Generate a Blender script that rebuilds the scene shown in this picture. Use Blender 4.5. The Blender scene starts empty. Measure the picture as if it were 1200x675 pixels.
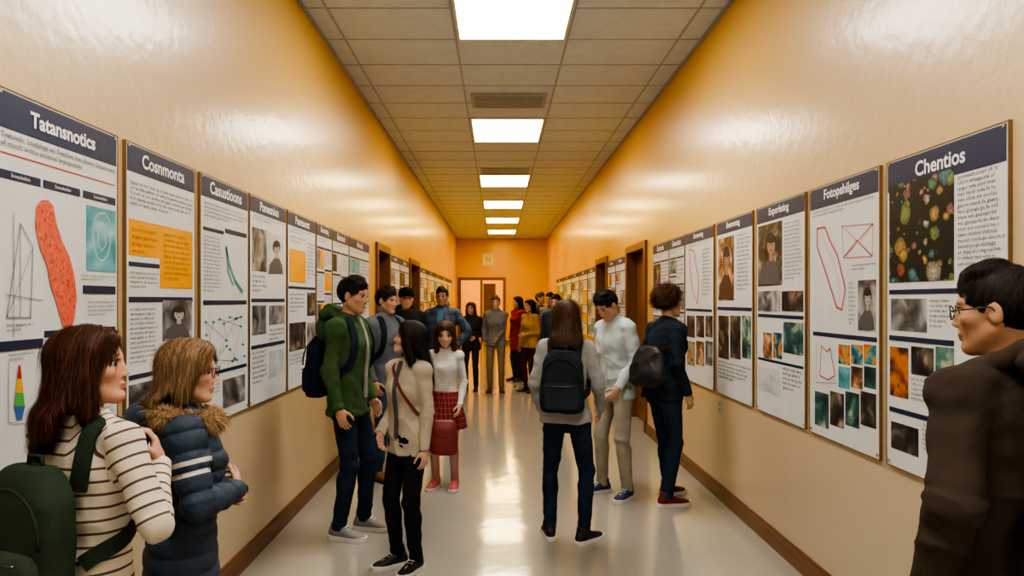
import bpy, math, random, time
import numpy as np
from itertools import product
from mathutils import Vector, Matrix
T0=time.time()
SC=bpy.context.scene
COL=SC.collection
EYE=1.58; FP=800.0; VX=584.0; VY=352.0
WL=1.51; WR=1.77; CH=3.84; YB=-3.0; YE=25.0

# ------------------------------------------------------------------ materials
def mat_new(name):
    m=bpy.data.materials.new(name); m.use_nodes=True
    nt=m.node_tree; b=nt.nodes['Principled BSDF']
    return m,nt,b
def c4(c): return (c[0],c[1],c[2],1)
MC={}
def plain(name,col,rough=.6,metal=0,bump=0,bscale=60,var=.0,spec=.5):
    key=(name,tuple(col),rough,metal,bump,bscale,var)
    if key in MC: return MC[key]
    m,nt,b=mat_new(name)
    b.inputs['Base Color'].default_value=c4(col); b.inputs['Roughness'].default_value=rough
    b.inputs['Metallic'].default_value=metal
    b.inputs['Specular IOR Level'].default_value=spec
    tc=nt.nodes.new('ShaderNodeTexCoord'); n=nt.nodes.new('ShaderNodeTexNoise'); n.inputs['Scale'].default_value=bscale
    nt.links.new(tc.outputs['Object'],n.inputs['Vector'])
    if bump:
        bp=nt.nodes.new('ShaderNodeBump'); bp.inputs['Strength'].default_value=bump; bp.inputs['Distance'].default_value=.006
        nt.links.new(n.outputs['Fac'],bp.inputs['Height']); nt.links.new(bp.outputs['Normal'],b.inputs['Normal'])
    v=max(var,.04)
    n2=nt.nodes.new('ShaderNodeTexNoise'); n2.inputs['Scale'].default_value=7
    nt.links.new(tc.outputs['Object'],n2.inputs['Vector'])
    r=nt.nodes.new('ShaderNodeValToRGB')
    r.color_ramp.elements[0].position=.3; r.color_ramp.elements[1].position=.7
    r.color_ramp.elements[0].color=c4([x*(1-v) for x in col]); r.color_ramp.elements[1].color=c4([min(1,x*(1+v)) for x in col])
    nt.links.new(n2.outputs['Fac'],r.inputs['Fac']); nt.links.new(r.outputs['Color'],b.inputs['Base Color'])
    MC[key]=m; return m
def fabric(name,col,rough=.92,bump=.2,var=.18): return plain(name,col,rough,0,bump,220,var,spec=.12)
def emis(name,col,s):
    m,nt,b=mat_new(name); b.inputs['Base Color'].default_value=c4(col)
    b.inputs['Emission Color'].default_value=c4(col); b.inputs['Emission Strength'].default_value=s
    return m
def hairmat(name,c1,c2):
    key=('hair',tuple(c1),tuple(c2))
    if key in MC: return MC[key]
    m,nt,b=mat_new(name); b.inputs['Roughness'].default_value=.58; b.inputs['Specular IOR Level'].default_value=.3
    tc=nt.nodes.new('ShaderNodeTexCoord'); mp=nt.nodes.new('ShaderNodeMapping'); mp.inputs['Scale'].default_value=(1,1,.07)
    n=nt.nodes.new('ShaderNodeTexNoise'); n.inputs['Scale'].default_value=130; n.inputs['Detail'].default_value=3
    nt.links.new(tc.outputs['Object'],mp.inputs['Vector']); nt.links.new(mp.outputs['Vector'],n.inputs['Vector'])
    a=nt.nodes.new('ShaderNodeAttribute'); a.attribute_name='rnd'
    r=nt.nodes.new('ShaderNodeValToRGB'); r.color_ramp.elements[0].position=.32; r.color_ramp.elements[1].position=.8
    r.color_ramp.elements[0].color=c4(c1); r.color_ramp.elements[1].color=c4(c2)
    f=math_node(nt,'ADD',n.outputs['Fac'],math_node(nt,'MULTIPLY',a.outputs['Fac'],.3))
    nt.links.new(f,r.inputs['Fac']); nt.links.new(r.outputs['Color'],b.inputs['Base Color'])
    bp=nt.nodes.new('ShaderNodeBump'); bp.inputs['Strength'].default_value=.5; bp.inputs['Distance'].default_value=.005
    nt.links.new(n.outputs['Fac'],bp.inputs['Height']); nt.links.new(bp.outputs['Normal'],b.inputs['Normal'])
    MC[key]=m; return m
def skinmat():
    if 'skin' in MC: return MC['skin']
    m,nt,b=mat_new('skin'); b.inputs['Roughness'].default_value=.72; b.inputs['Specular IOR Level'].default_value=.2
    a=nt.nodes.new('ShaderNodeAttribute'); a.attribute_name='Col'
    tc=nt.nodes.new('ShaderNodeTexCoord'); n=nt.nodes.new('ShaderNodeTexNoise'); n.inputs['Scale'].default_value=220
    n2=nt.nodes.new('ShaderNodeTexNoise'); n2.inputs['Scale'].default_value=28; n2.inputs['Detail'].default_value=4; nt.links.new(tc.outputs['Object'],n2.inputs['Vector'])
    rr=nt.nodes.new('ShaderNodeValToRGB'); rr.color_ramp.elements[0].position=.3; rr.color_ramp.elements[1].position=.7
    rr.color_ramp.elements[0].color=(.90,.82,.80,1); rr.color_ramp.elements[1].color=(1.04,1.03,1.0,1); nt.links.new(n2.outputs['Fac'],rr.inputs['Fac'])
    mx=nt.nodes.new('ShaderNodeMix'); mx.data_type='RGBA'; mx.blend_type='MULTIPLY'; mx.inputs[0].default_value=1
    nt.links.new(a.outputs['Color'],mx.inputs[6]); nt.links.new(rr.outputs['Color'],mx.inputs[7]); nt.links.new(mx.outputs[2],b.inputs['Base Color'])
    b.inputs['Subsurface Weight'].default_value=.12
    b.inputs['Subsurface Radius'].default_value=(.02,.008,.004)
    bp=nt.nodes.new('ShaderNodeBump'); bp.inputs['Strength'].default_value=.15; bp.inputs['Distance'].default_value=.004
    nt.links.new(tc.outputs['Object'],n.inputs['Vector']); nt.links.new(n.outputs['Fac'],bp.inputs['Height']); nt.links.new(bp.outputs['Normal'],b.inputs['Normal'])
    MC['skin']=m; return m
def math_node(nt,op,a,b=None,c=None):
    n=nt.nodes.new('ShaderNodeMath'); n.operation=op
    for i,v in enumerate((a,b,c)):
        if v is None: continue
        if isinstance(v,(int,float)): n.inputs[i].default_value=v
        else: nt.links.new(v,n.inputs[i])
    return n.outputs[0]
def mix_col(nt,fac,a,b):
    n=nt.nodes.new('ShaderNodeMix'); n.data_type='RGBA'
    if isinstance(fac,(int,float)): n.inputs[0].default_value=fac
    else: nt.links.new(fac,n.inputs[0])
    for k,v in ((6,a),(7,b)):
        if isinstance(v,(tuple,list)): n.inputs[k].default_value=c4(v)
        else: nt.links.new(v,n.inputs[k])
    return n.outputs[2]
def striped(name,base,stripe,period,duty):
    m,nt,b=mat_new(name); b.inputs['Roughness'].default_value=.9; b.inputs['Specular IOR Level'].default_value=.15
    a=nt.nodes.new('ShaderNodeAttribute'); a.attribute_name='s'
    f=math_node(nt,'FRACT',math_node(nt,'ADD',math_node(nt,'DIVIDE',a.outputs['Fac'],period),.5))
    k=math_node(nt,'LESS_THAN',f,duty)
    nt.links.new(mix_col(nt,k,base,stripe),b.inputs['Base Color'])
    tc=nt.nodes.new('ShaderNodeTexCoord'); n=nt.nodes.new('ShaderNodeTexNoise'); n.inputs['Scale'].default_value=200
    bp=nt.nodes.new('ShaderNodeBump'); bp.inputs['Strength'].default_value=.3; bp.inputs['Distance'].default_value=.008
    nt.links.new(tc.outputs['Object'],n.inputs['Vector']); nt.links.new(n.outputs['Fac'],bp.inputs['Height']); nt.links.new(bp.outputs['Normal'],b.inputs['Normal'])
    return m
def armband(name,base,stripe,lo,hi):
    m,nt,b=mat_new(name); b.inputs['Roughness'].default_value=.6; b.inputs['Specular IOR Level'].default_value=.3
    a=nt.nodes.new('ShaderNodeAttribute'); a.attribute_name='s'
    g=nt.nodes.new('ShaderNodeAttribute'); g.attribute_name='arm'
    def band(l,h): return math_node(nt,'MULTIPLY',math_node(nt,'GREATER_THAN',a.outputs['Fac'],l),math_node(nt,'LESS_THAN',a.outputs['Fac'],h))
    w=(hi-lo)*.3
    k=math_node(nt,'ADD',band(lo,lo+w),band(hi-w,hi))
    k=math_node(nt,'MULTIPLY',k,math_node(nt,'GREATER_THAN',g.outputs['Fac'],.5))
    nt.links.new(mix_col(nt,k,base,stripe),b.inputs['Base Color'])
    tc=nt.nodes.new('ShaderNodeTexCoord'); n=nt.nodes.new('ShaderNodeTexNoise'); n.inputs['Scale'].default_value=45; n.inputs['Detail'].default_value=4
    bp=nt.nodes.new('ShaderNodeBump'); bp.inputs['Strength'].default_value=.5; bp.inputs['Distance'].default_value=.01
    nt.links.new(tc.outputs['Object'],n.inputs['Vector']); nt.links.new(n.outputs['Fac'],bp.inputs['Height']); nt.links.new(bp.outputs['Normal'],b.inputs['Normal'])
    return m
def plaid(name,c1,c2,c3,sc):
    m,nt,b=mat_new(name); b.inputs['Roughness'].default_value=.85
    tc=nt.nodes.new('ShaderNodeTexCoord'); sp=nt.nodes.new('ShaderNodeSeparateXYZ'); nt.links.new(tc.outputs['Object'],sp.inputs[0])
    u=math_node(nt,'FRACT',math_node(nt,'MULTIPLY',math_node(nt,'ADD',sp.outputs[0],sp.outputs[1]),sc))
    v=math_node(nt,'FRACT',math_node(nt,'MULTIPLY',sp.outputs[2],sc))
    ku=math_node(nt,'LESS_THAN',u,.4); kv=math_node(nt,'LESS_THAN',v,.4)
    k=math_node(nt,'MULTIPLY',math_node(nt,'ADD',ku,kv),.5)
    col=mix_col(nt,k,c1,c2)
    k2=math_node(nt,'MAXIMUM',math_node(nt,'LESS_THAN',math_node(nt,'ABSOLUTE',math_node(nt,'SUBTRACT',u,.7)),.05),math_node(nt,'LESS_THAN',math_node(nt,'ABSOLUTE',math_node(nt,'SUBTRACT',v,.7)),.05))
    nt.links.new(mix_col(nt,k2,col,c3),b.inputs['Base Color'])
    return m

# ------------------------------------------------------------------ mesh helpers
def link(o,parent=None):
    COL.objects.link(o)
    if parent is not None: o.parent=parent
    return o
def obj(name,me,parent=None,mat=None):
    o=bpy.data.objects.new(name,me)
    if mat is not None:
        if len(me.materials)==0: me.materials.append(mat)
    return link(o,parent)
def empty(name,loc=(0,0,0),rz=0,s=1,label=None,cat=None,group=None):
    e=bpy.data.objects.new(name,None); e.empty_display_size=.1
    e.location=loc; e.rotation_euler=(0,0,rz); e.scale=(s,s,s); link(e)
    tag(e,label,cat,group); return e
def tag(o,label=None,cat=None,group=None,kind=None):
    if label: o['label']=label
    if cat: o['category']=cat
    if group: o['group']=group
    if kind: o['kind']=kind
    return o
def mesh_boxes(name,boxes):
    V=[];Fc=[]
    for (x0,x1,y0,y1,z0,z1) in boxes:
        n=len(V)
        V+=[(x0,y0,z0),(x1,y0,z0),(x1,y1,z0),(x0,y1,z0),(x0,y0,z1),(x1,y0,z1),(x1,y1,z1),(x0,y1,z1)]
        Fc+=[(n,n+3,n+2,n+1),(n+4,n+5,n+6,n+7),(n,n+1,n+5,n+4),(n+1,n+2,n+6,n+5),(n+2,n+3,n+7,n+6),(n+3,n,n+4,n+7)]
    me=bpy.data.meshes.new(name); me.from_pydata(V,[],Fc); me.update(); return me
def structure(name,boxes,mat):
    o=obj(name,mesh_boxes(name,boxes),None,mat); o['kind']='structure'; return o
def arr_mesh(name,V,Q,smooth=True):
    me=bpy.data.meshes.new(name)
    nv=len(V);nf=len(Q);k=Q.shape[1]
    me.vertices.add(nv); me.vertices.foreach_set('co',np.ascontiguousarray(V,dtype=np.float32).ravel())
    me.loops.add(nf*k); me.loops.foreach_set('vertex_index',np.ascontiguousarray(Q,dtype=np.int32).ravel())
    me.polygons.add(nf); me.polygons.foreach_set('loop_start',np.arange(0,nf*k,k,dtype=np.int32))
    me.update(calc_edges=True); me.validate()
    if smooth: me.polygons.foreach_set('use_smooth',np.ones(len(me.polygons),dtype=bool))
    return me

# ------------------------------------------------------------------ implicit surface modelling
def V3(*a): return np.array(a,dtype=float)
def nrm(v):
    v=np.array(v,dtype=float); return v/max(np.linalg.norm(v),1e-9)
def nrmv(v): return v/np.maximum(np.linalg.norm(v,axis=1),1e-9)[:,None]
def Rz(a): c,s=math.cos(a),math.sin(a); return np.array([[c,-s,0],[s,c,0],[0,0,1.]])
def Rx(a): c,s=math.cos(a),math.sin(a); return np.array([[1.,0,0],[0,c,-s],[0,s,c]])
def Ry(a): c,s=math.cos(a),math.sin(a); return np.array([[c,0,s],[0,1.,0],[-s,0,c]])
I3=np.eye(3)
def local(O,R,X,Y,Z):
    dx=X-O[0];dy=Y-O[1];dz=Z-O[2]
    return (dx*R[0,0]+dy*R[1,0]+dz*R[2,0], dx*R[0,1]+dy*R[1,1]+dz*R[2,1], dx*R[0,2]+dy*R[1,2]+dz*R[2,2])
def cone(a,b,ra,rb,k=.01,op='u',cuta=None,cutb=None):
    a=np.array(a,float);b=np.array(b,float);ba=b-a;L=np.linalg.norm(ba)+1e-9;u=ba/L
    r=max(ra,rb)
    def fn(X,Y,Z):
        dx=X-a[0];dy=Y-a[1];dz=Z-a[2]
        h=(dx*u[0]+dy*u[1]+dz*u[2]); t=np.clip(h/L,0,1)
        d=np.sqrt((dx-ba[0]*t)**2+(dy-ba[1]*t)**2+(dz-ba[2]*t)**2)-(ra+(rb-ra)*t)
        if cutb is not None: d=np.maximum(d,h-L-cutb)
        if cuta is not None: d=np.maximum(d,-h-cuta)
        return d
    return (fn,np.minimum(a,b)-r,np.maximum(a,b)+r,k,op)
def ell(c,r,R=I3,k=.01,op='u'):
    c=np.array(c,float); m=max(r)
    def fn(X,Y,Z):
        x,y,z=local(c,R,X,Y,Z)
        k0=np.sqrt((x/r[0])**2+(y/r[1])**2+(z/r[2])**2)
        k1=np.sqrt((x/r[0]**2)**2+(y/r[1]**2)**2+(z/r[2]**2)**2)
        return k0*(k0-1)/np.maximum(k1,1e-5)
    return (fn,c-m,c+m,k,op)
def scaled(prims,C,s):
    if abs(s-1)<1e-6: return prims
    out=[]
    for fn,lo,hi,k,op in prims:
        f2=(lambda X,Y,Z,fn=fn: s*fn((X-C[0])/s+C[0],(Y-C[1])/s+C[1],(Z-C[2])/s+C[2]))
        out.append((f2,C+(lo-C)*s,C+(hi-C)*s,k*s,op))
    return out
def loft(O,R,tab,k=.02,op='u',ex=2.3):
    tab=np.array(tab,float); O=np.array(O,float)
    zz=np.linspace(tab[0,0],tab[-1,0],60)
    cols=[]
    for c in range(1,5):
        v=np.interp(zz,tab[:,0],tab[:,c]); p=np.pad(v,3,mode='edge'); cols.append(np.convolve(p,np.ones(7)/7,'valid'))
    rx,ry,cx,cy=cols
    mx=max((np.abs(cx)+rx).max(),.001); my=max((np.abs(cy)+ry).max(),.001)
    cs=np.array([O+R@V3(sx*mx,sy*my,z) for sx in(-1,1) for sy in(-1,1) for z in(zz[0],zz[-1])])
    z0,z1=zz[0],zz[-1]
    def fn(X,Y,Z):
        x,y,z=local(O,R,X,Y,Z)
        sh=np.broadcast(x,y,z).shape
        z=np.broadcast_to(z,sh)
        i=np.clip((z-z0)/(z1-z0)*59,0,58.999); i0=i.astype(np.int32); f=i-i0
        g=lambda A:A[i0]*(1-f)+A[i0+1]*f
        RX=g(rx);RY=g(ry)
        q=(np.abs((x-g(cx))/RX)**ex+np.abs((y-g(cy))/RY)**ex)**(1/ex)
        d=(q-1)*np.minimum(RX,RY)
        e=np.maximum(z0-z,z-z1)
        rr=.012
        a=d+rr;b=e+rr
        return np.minimum(np.maximum(a,b),0)+np.sqrt(np.maximum(a,0)**2+np.maximum(b,0)**2)-rr
    return (fn,cs.min(0),cs.max(0),k,op)
class Field:
    def __init__(s,prims,h,g=0.0):
        lo=np.min([p[1] for p in prims if p[4]=='u'],axis=0)-g-4*h
        hi=np.max([p[2] for p in prims if p[4]=='u'],axis=0)+g+4*h
        n=np.ceil((hi-lo)/h).astype(int)+1
        s.lo=lo;s.h=h;s.n=n;s.F=np.full(tuple(n),.2,np.float32)
        s.ax=[(lo[i]+h*np.arange(n[i])).astype(np.float32) for i in range(3)]
        for p in prims: s.add(p)
        s.F[0]=.2;s.F[-1]=.2;s.F[:,0]=.2;s.F[:,-1]=.2;s.F[:,:,0]=.2;s.F[:,:,-1]=.2
    def add(s,p):
        fn,blo,bhi,k,op=p; m=k+4*s.h
        i0=np.clip(np.floor((blo-m-s.lo)/s.h).astype(int),0,s.n-1); i1=np.clip(np.ceil((bhi+m-s.lo)/s.h).astype(int)+1,1,s.n)
        if (i1<=i0).any(): return
        sl=tuple(slice(a,b) for a,b in zip(i0,i1))
        X=s.ax[0][sl[0]][:,None,None];Y=s.ax[1][sl[1]][None,:,None];Z=s.ax[2][sl[2]][None,None,:]
        d=fn(X,Y,Z).astype(np.float32); A=s.F[sl]
        if op=='u':
            w=np.clip(.5+.5*(A-d)/k,0,1); s.F[sl]=A*(1-w)+d*w-k*w*(1-w)
        else:
            B=-d; w=np.clip(.5+.5*(B-A)/k,0,1); s.F[sl]=A*(1-w)+B*w+k*w*(1-w)
    def valv(s,P):
        q=np.clip((P-s.lo)/s.h,0,s.n-1.001); i=q.astype(int); f=q-i; r=0
        for a,b,c in product((0,1),repeat=3):
            w=(f[:,0] if a else 1-f[:,0])*(f[:,1] if b else 1-f[:,1])*(f[:,2] if c else 1-f[:,2])
            r=r+w*s.F[i[:,0]+a,i[:,1]+b,i[:,2]+c]
        return r
    def gradv(s,P,e=.008):
        return nrmv(np.stack([s.valv(P+e*I3[i])-s.valv(P-e*I3[i]) for i in range(3)],1))
    def val(s,p): return s.valv(np.array(p,float)[None])[0]
    def grad(s,p,e=.012): return s.gradv(np.array(p,float)[None],e)[0]
    def push(s,p,dist):
        p=np.array(p,float)
        for _ in range(12):
            g=s.grad(p); dv=dist-s.val(p); p=p+g*np.clip(dv,-.03,.03)
        return p,s.grad(p)
    def mesh(s):
        F=s.F; ins=F<0; n=F.shape
        c=np.zeros((n[0]-1,n[1]-1,n[2]-1),np.uint8)
        for a,b,d in product((0,1),repeat=3): c+=ins[a:n[0]-1+a,b:n[1]-1+b,d:n[2]-1+d]
        m=(c>0)&(c<8); I,J,K=np.nonzero(m)
        idx=np.full(m.shape,-1,np.int32); idx[I,J,K]=np.arange(len(I))
        cor=list(product((0,1),repeat=3)); val={q:F[I+q[0],J+q[1],K+q[2]] for q in cor}
        acc=np.zeros((len(I),3));cnt=np.zeros(len(I))
        for a in cor:
            for ax in range(3):
                if a[ax]==0:
                    b=list(a);b[ax]=1;b=tuple(b)
                    va=val[a];vb=val[b];mk=(va<0)!=(vb<0)
                    t=np.where(mk,va/np.where(mk,va-vb,1),0)
                    p=np.tile(np.array(a,float),(len(I),1)); p[:,ax]=t
                    acc[mk]+=p[mk];cnt+=mk
        V=(acc/cnt[:,None]+np.stack([I,J,K],1))*s.h+s.lo
        Q=[]
        for ax in range(3):
            sa=[slice(1,-1)]*3;sb=[slice(1,-1)]*3;sa[ax]=slice(0,-1);sb[ax]=slice(1,None)
            A=ins[tuple(sa)];B=ins[tuple(sb)]
            w=np.nonzero(A!=B); flip=B[w]; g=[w[0].copy(),w[1].copy(),w[2].copy()]
            for o in range(3):
                if o!=ax: g[o]+=1
            u,v=[(1,2),(2,0),(0,1)][ax]
            qs=[]
            for du,dv in((-1,-1),(0,-1),(0,0),(-1,0)):
                t=[g[0].copy(),g[1].copy(),g[2].copy()];t[u]+=du;t[v]+=dv; qs.append(idx[t[0],t[1],t[2]])
            q=np.stack(qs,1); q[flip]=q[flip][:,::-1]; Q.append(q)
        Q=np.concatenate(Q)
        return V,Q
def relax(V,Q,it=1,f=.5):
    e=np.concatenate([Q[:,[0,1]],Q[:,[1,2]],Q[:,[2,3]],Q[:,[3,0]]]); n=len(V)
    for _ in range(it):
        cnt=np.bincount(e[:,0],minlength=n)+np.bincount(e[:,1],minlength=n)
        S=np.stack([np.bincount(e[:,0],V[e[:,1],i],n)+np.bincount(e[:,1],V[e[:,0],i],n) for i in range(3)],1)
        V=V*(1-f)+f*S/np.maximum(cnt,1)[:,None]
    return V
def normals(V,Q):
    a=V[Q[:,2]]-V[Q[:,0]];b=V[Q[:,3]]-V[Q[:,1]];fn=np.cross(a,b);n=len(V)
    N=np.stack([sum(np.bincount(Q[:,c],fn[:,i],n) for c in range(4)) for i in range(3)],1)
    return N/np.maximum(np.linalg.norm(N,axis=1),1e-12)[:,None]
def snoise(P,sc,seed,n=7,an=(1,1,1)):
    r=np.random.RandomState(seed); out=np.zeros(len(P)); P=P*np.array(an)
    for i in range(n):
        d=nrm(r.normal(size=3))*sc*r.uniform(.6,1.6); d2=nrm(r.normal(size=3))*sc*r.uniform(.5,1.0)
        out+=np.sin(P@d+r.uniform(0,6.28)+1.6*np.sin(P@d2+r.uniform(0,6.28)))
    return out/n*1.6
def ridge(P,sc,seed,an=(1,1,1)):
    v=snoise(P,sc,seed,5,an); return 1-2*np.sqrt(np.abs(np.clip(v,-1,1)))
def sdf_obj(name,prims,h,mat,parent,disp=None,relaxit=1,offset=None,attrs=None,g=0):
    f=Field(prims,h,g); V,Q=f.mesh()
    V=relax(V,Q,relaxit)
    if disp is not None:
        V=V+normals(V,Q)*disp(V)[:,None]
    f.V=V
    if offset is not None: W=V-np.array(offset)
    else: W=V
    me=arr_mesh(name,W,Q)
    if attrs:
        for nm,fn in attrs.items():
            vals=fn(V)
            if vals.ndim==1:
                a=me.attributes.new(nm,'FLOAT','POINT'); a.data.foreach_set('value',vals.astype(np.float32))
            else:
                a=me.attributes.new(nm,'FLOAT_COLOR','POINT'); a.data.foreach_set('color',vals.astype(np.float32).ravel())
    o=obj(name,me,parent,mat); return o,f
def strand_mesh(name,paths,nors,w,mat,parent,seed=0):
    S,n,_=paths.shape; r=np.random.RandomState(seed)
    V=np.zeros((S,n,2,3))
    wid=w*r.uniform(.6,1.2,n)
    for i in range(S):
        t=nrmv(paths[min(i+1,S-1)]-paths[max(i-1,0)]); b=nrmv(np.cross(t,nors[i]))
        f=(1-(i/(S-1))**2*.85)*(.35 if i==0 else 1)
        V[i,:,0]=paths[i]+b*(wid*f)[:,None]/2; V[i,:,1]=paths[i]-b*(wid*f)[:,None]/2
    idx=np.arange(S*n*2).reshape(S,n,2)
    Q=np.stack([idx[:-1,:,0],idx[:-1,:,1],idx[1:,:,1],idx[1:,:,0]],-1).reshape(-1,4)
    me=arr_mesh(name,V.reshape(-1,3),Q)
    a=me.attributes.new('rnd','FLOAT','POINT'); rr=r.uniform(-1,1,n)
    a.data.foreach_set('value',np.broadcast_to(rr[None,:,None],(S,n,2)).astype(np.float32).ravel())
    o=obj(name,me,parent,mat); o['kind']='stuff'; return o
def grow_hair(F,C,Rh,kind,n,w,mat,parent,seed,hs=1.0,neat=.5):
    r=np.random.RandomState(seed); V=F.V; q=(V-C)@Rh/hs
    if kind in('short','cap'): ok=(q[:,2]>-.06)
    elif kind=='curly': ok=(q[:,2]>-.10)
    else: ok=np.ones(len(V),bool)
    ok&=~((np.abs(q[:,0])<.055)&(q[:,1]>.04)&(q[:,2]<.05))
    ids=np.nonzero(ok)[0]; ids=r.choice(ids,n); P=V[ids]+r.normal(0,.003,(n,3))
    S={'short':5,'cap':5,'curly':8}.get(kind,9); st={'short':.0085,'cap':.0085,'curly':.008}.get(kind,.021)
    st=st*r.uniform(.6,1.3,n)[:,None]
    lockn=np.stack([snoise(V[ids],38,seed+31+k,4) for k in range(3)],1)
    jit=r.normal(0,1,(n,3)); ang=r.uniform(0,6.28,n); sp=r.choice([-1,1],n)*r.uniform(.6,1.1,n)
    lf=1.0 if kind not in('short','cap') else neat
    lift=np.abs(r.normal(0,.0020 if kind!='curly' else .005,n)); lift=np.where(r.uniform(0,1,n)<.08,lift+.004,lift)
    lift=(lift+.0025*np.clip(lockn[:,0],0,1))*lf; paths=[];nors=[]
    for i in range(S):
        g=F.gradv(P,.009); dv=(.0022+lift*(1+i*.4))-F.valv(P); P=P+g*np.clip(dv,-.012,.012)[:,None]
        paths.append(P.copy());nors.append(g)
        q=(P-C)@Rh/hs
        if kind in('short','cap'):
            crown=np.array([.015,-.055,.125]); fl=q-crown; fl[:,1]+=.02; fl=nrmv(fl)+np.array([.25,.20,-.35]); fl=fl@Rh.T+jit*.13*(.5+neat)+lockn*.5*neat
        elif kind=='curly':
            u=nrmv(np.cross(g,np.array([.3,.2,.93]))); v=np.cross(g,u); a=ang+i*sp*1.15
            fl=u*np.cos(a)[:,None]+v*np.sin(a)[:,None]+np.array([0,0,-.15])
        else:
            top=np.clip((q[:,2]-.02)/.08,0,1)[:,None]; sx=np.sign(q[:,0]+.004)[:,None]
            fl=np.concatenate([sx*1.1*top,-.35*top,0*top],1)@Rh.T+np.array([0,0,-1.0])+jit*.06+lockn*.16*math.sin(1+i*.9)+.08*np.sin(P[:,2:3]*26+ang[:,None]*.2)*np.array([1,0,0])
        fl=fl-g*np.sum(fl*g,1)[:,None]; P=P+nrmv(fl)*st
    return strand_mesh('hair_strands',np.array(paths),np.array(nors),w,mat,parent,seed)
def ribbon(name,P,N,w,th,mat,parent,offset=(0,0,0)):
    P=np.array(P);N=np.array(N)
    for _ in range(2):
        P[1:-1]=(P[:-2]+2*P[1:-1]+P[2:])/4; N[1:-1]=(N[:-2]+2*N[1:-1]+N[2:])/4
    P=P-np.array(offset)
    V=[];Fc=[]
    for i in range(len(P)):
        t=nrm(P[min(i+1,len(P)-1)]-P[max(i-1,0)]); n=nrm(N[i]-t*np.dot(N[i],t)); b=np.cross(t,n)
        V+=[tuple(P[i]+b*w/2-n*th/2),tuple(P[i]-b*w/2-n*th/2),tuple(P[i]-b*w/2+n*th/2),tuple(P[i]+b*w/2+n*th/2)]
    for i in range(len(P)-1):
        for j in range(4):
            Fc.append((i*4+j,i*4+(j+1)%4,i*4+4+(j+1)%4,i*4+4+j))
    Fc.append((0,3,2,1)); k=(len(P)-1)*4; Fc.append((k,k+1,k+2,k+3))
    me=bpy.data.meshes.new(name); me.from_pydata([tuple(v) for v in V],[],Fc); me.update()
    return obj(name,me,parent,mat)
def tube(name,P,r,mat,parent,closed=False,seg=8,offset=(0,0,0)):
    P=np.array(P,float)-np.array(offset); n=len(P); V=[];Fc=[]
    for i in range(n):
        a=P[(i+1)%n] if (closed or i<n-1) else P[i]; b=P[i-1] if (closed or i>0) else P[i]
        t=nrm(a-b); u=nrm(np.cross(t,[0.13,.21,1.])); v=np.cross(t,u)
        for j in range(seg):
            q=2*math.pi*j/seg; V.append(tuple(P[i]+r*(math.cos(q)*u+math.sin(q)*v)))
    for i in range(n if closed else n-1):
        for j in range(seg):
            Fc.append((i*seg+j,i*seg+(j+1)%seg,((i+1)%n)*seg+(j+1)%seg,((i+1)%n)*seg+j))
    if not closed:
        Fc.append(tuple(range(seg))[::-1]); Fc.append(tuple((n-1)*seg+j for j in range(seg)))
    me=bpy.data.meshes.new(name); me.from_pydata(V,[],Fc); me.update()
    for p in me.polygons: p.use_smooth=True
    return obj(name,me,parent,mat)
def ik(a,t,l1,l2,pole):
    d=t-a; D=np.linalg.norm(d); L=min(max(D,.05),.998*(l1+l2)); u=d/D
    x=(l1*l1-l2*l2+L*L)/(2*L); y=math.sqrt(max(l1*l1-x*x,0)); pole=np.array(pole,float)
    p=nrm(pole-u*np.dot(pole,u)); return a+u*x+p*y, a+u*L

# ------------------------------------------------------------------ shoes
def shoe_prims():
    R=np.array([[1.,0,0],[0,0,1.],[0,-1.,0]])
    top={-.075:.07,-.05:.092,0:.105,.05:.092,.1:.068,.15:.055,.185:.045,.20:.035}
    wid={-.075:.020,-.05:.034,0:.038,.05:.041,.1:.047,.15:.045,.185:.034,.20:.020}
    tab=[(z,wid[z],top[z]/2,0,-top[z]/2) for z in top]
    return [loft((0,0,0),R,tab,ex=2.4,k=.01), cone((0,-.012,.06),(0,-.018,.125),.041,.040,k=.02,cutb=0),
            ell((0,-.018,.135),(.032,.034,.02),k=.006,op='s')]
_f=Field(shoe_prims(),.006); _V,_Q=_f.mesh(); _V=relax(_V,_Q,2)
def sole_mesh():
    ys=[-.082,-.074,-.055,-.02,.03,.08,.12,.155,.18,.198,.207]; ws=[.012,.028,.038,.041,.040,.046,.0505,.0485,.040,.027,.012]
    out=[(-w,y) for y,w in zip(ys,ws)]+[(w,y) for y,w in zip(ys[::-1],ws[::-1])]
    n=len(out); V=[];Fc=[]
    for (z,g) in ((0,.985),(.006,1.),(.026,1.0),(.030,.97)):
        for x,y in out: V.append((x*g,(y-.06)*g+.06,z+(.006 if y>.17 else 0)*(z>0)))
    for l in range(3):
        for i in range(n): Fc.append((l*n+(i+1)%n,l*n+i,(l+1)*n+i,(l+1)*n+(i+1)%n)[::1])
    Fc.append(tuple(range(n))); Fc.append(tuple(3*n+i for i in range(n))[::-1])
    me=bpy.data.meshes.new('sole'); me.from_pydata(V,[],Fc); me.update(); return me
SOLE=sole_mesh()
def lace_mesh():
    bx=[]
    for i,y in enumerate((.035,.055,.075,.095)):
        z=.106-.62*(y-.02)+.004; bx.append((-.021,.021,y-.004,y+.004,z-.006,z+.003))
    return mesh_boxes('laces',bx)
LACE=lace_mesh()
def make_shoe(parent,x,y,yaw,mat,smat,lmat=None):
    me=arr_mesh('shoe',_V,_Q); o=obj('shoe',me,parent,mat); o.location=(x,y,0); o.rotation_euler=(0,0,yaw)
    s=SOLE.copy(); so=obj('sole',s,o,smat)
    if lmat: obj('laces',LACE.copy(),o,lmat)
    return o

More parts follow.
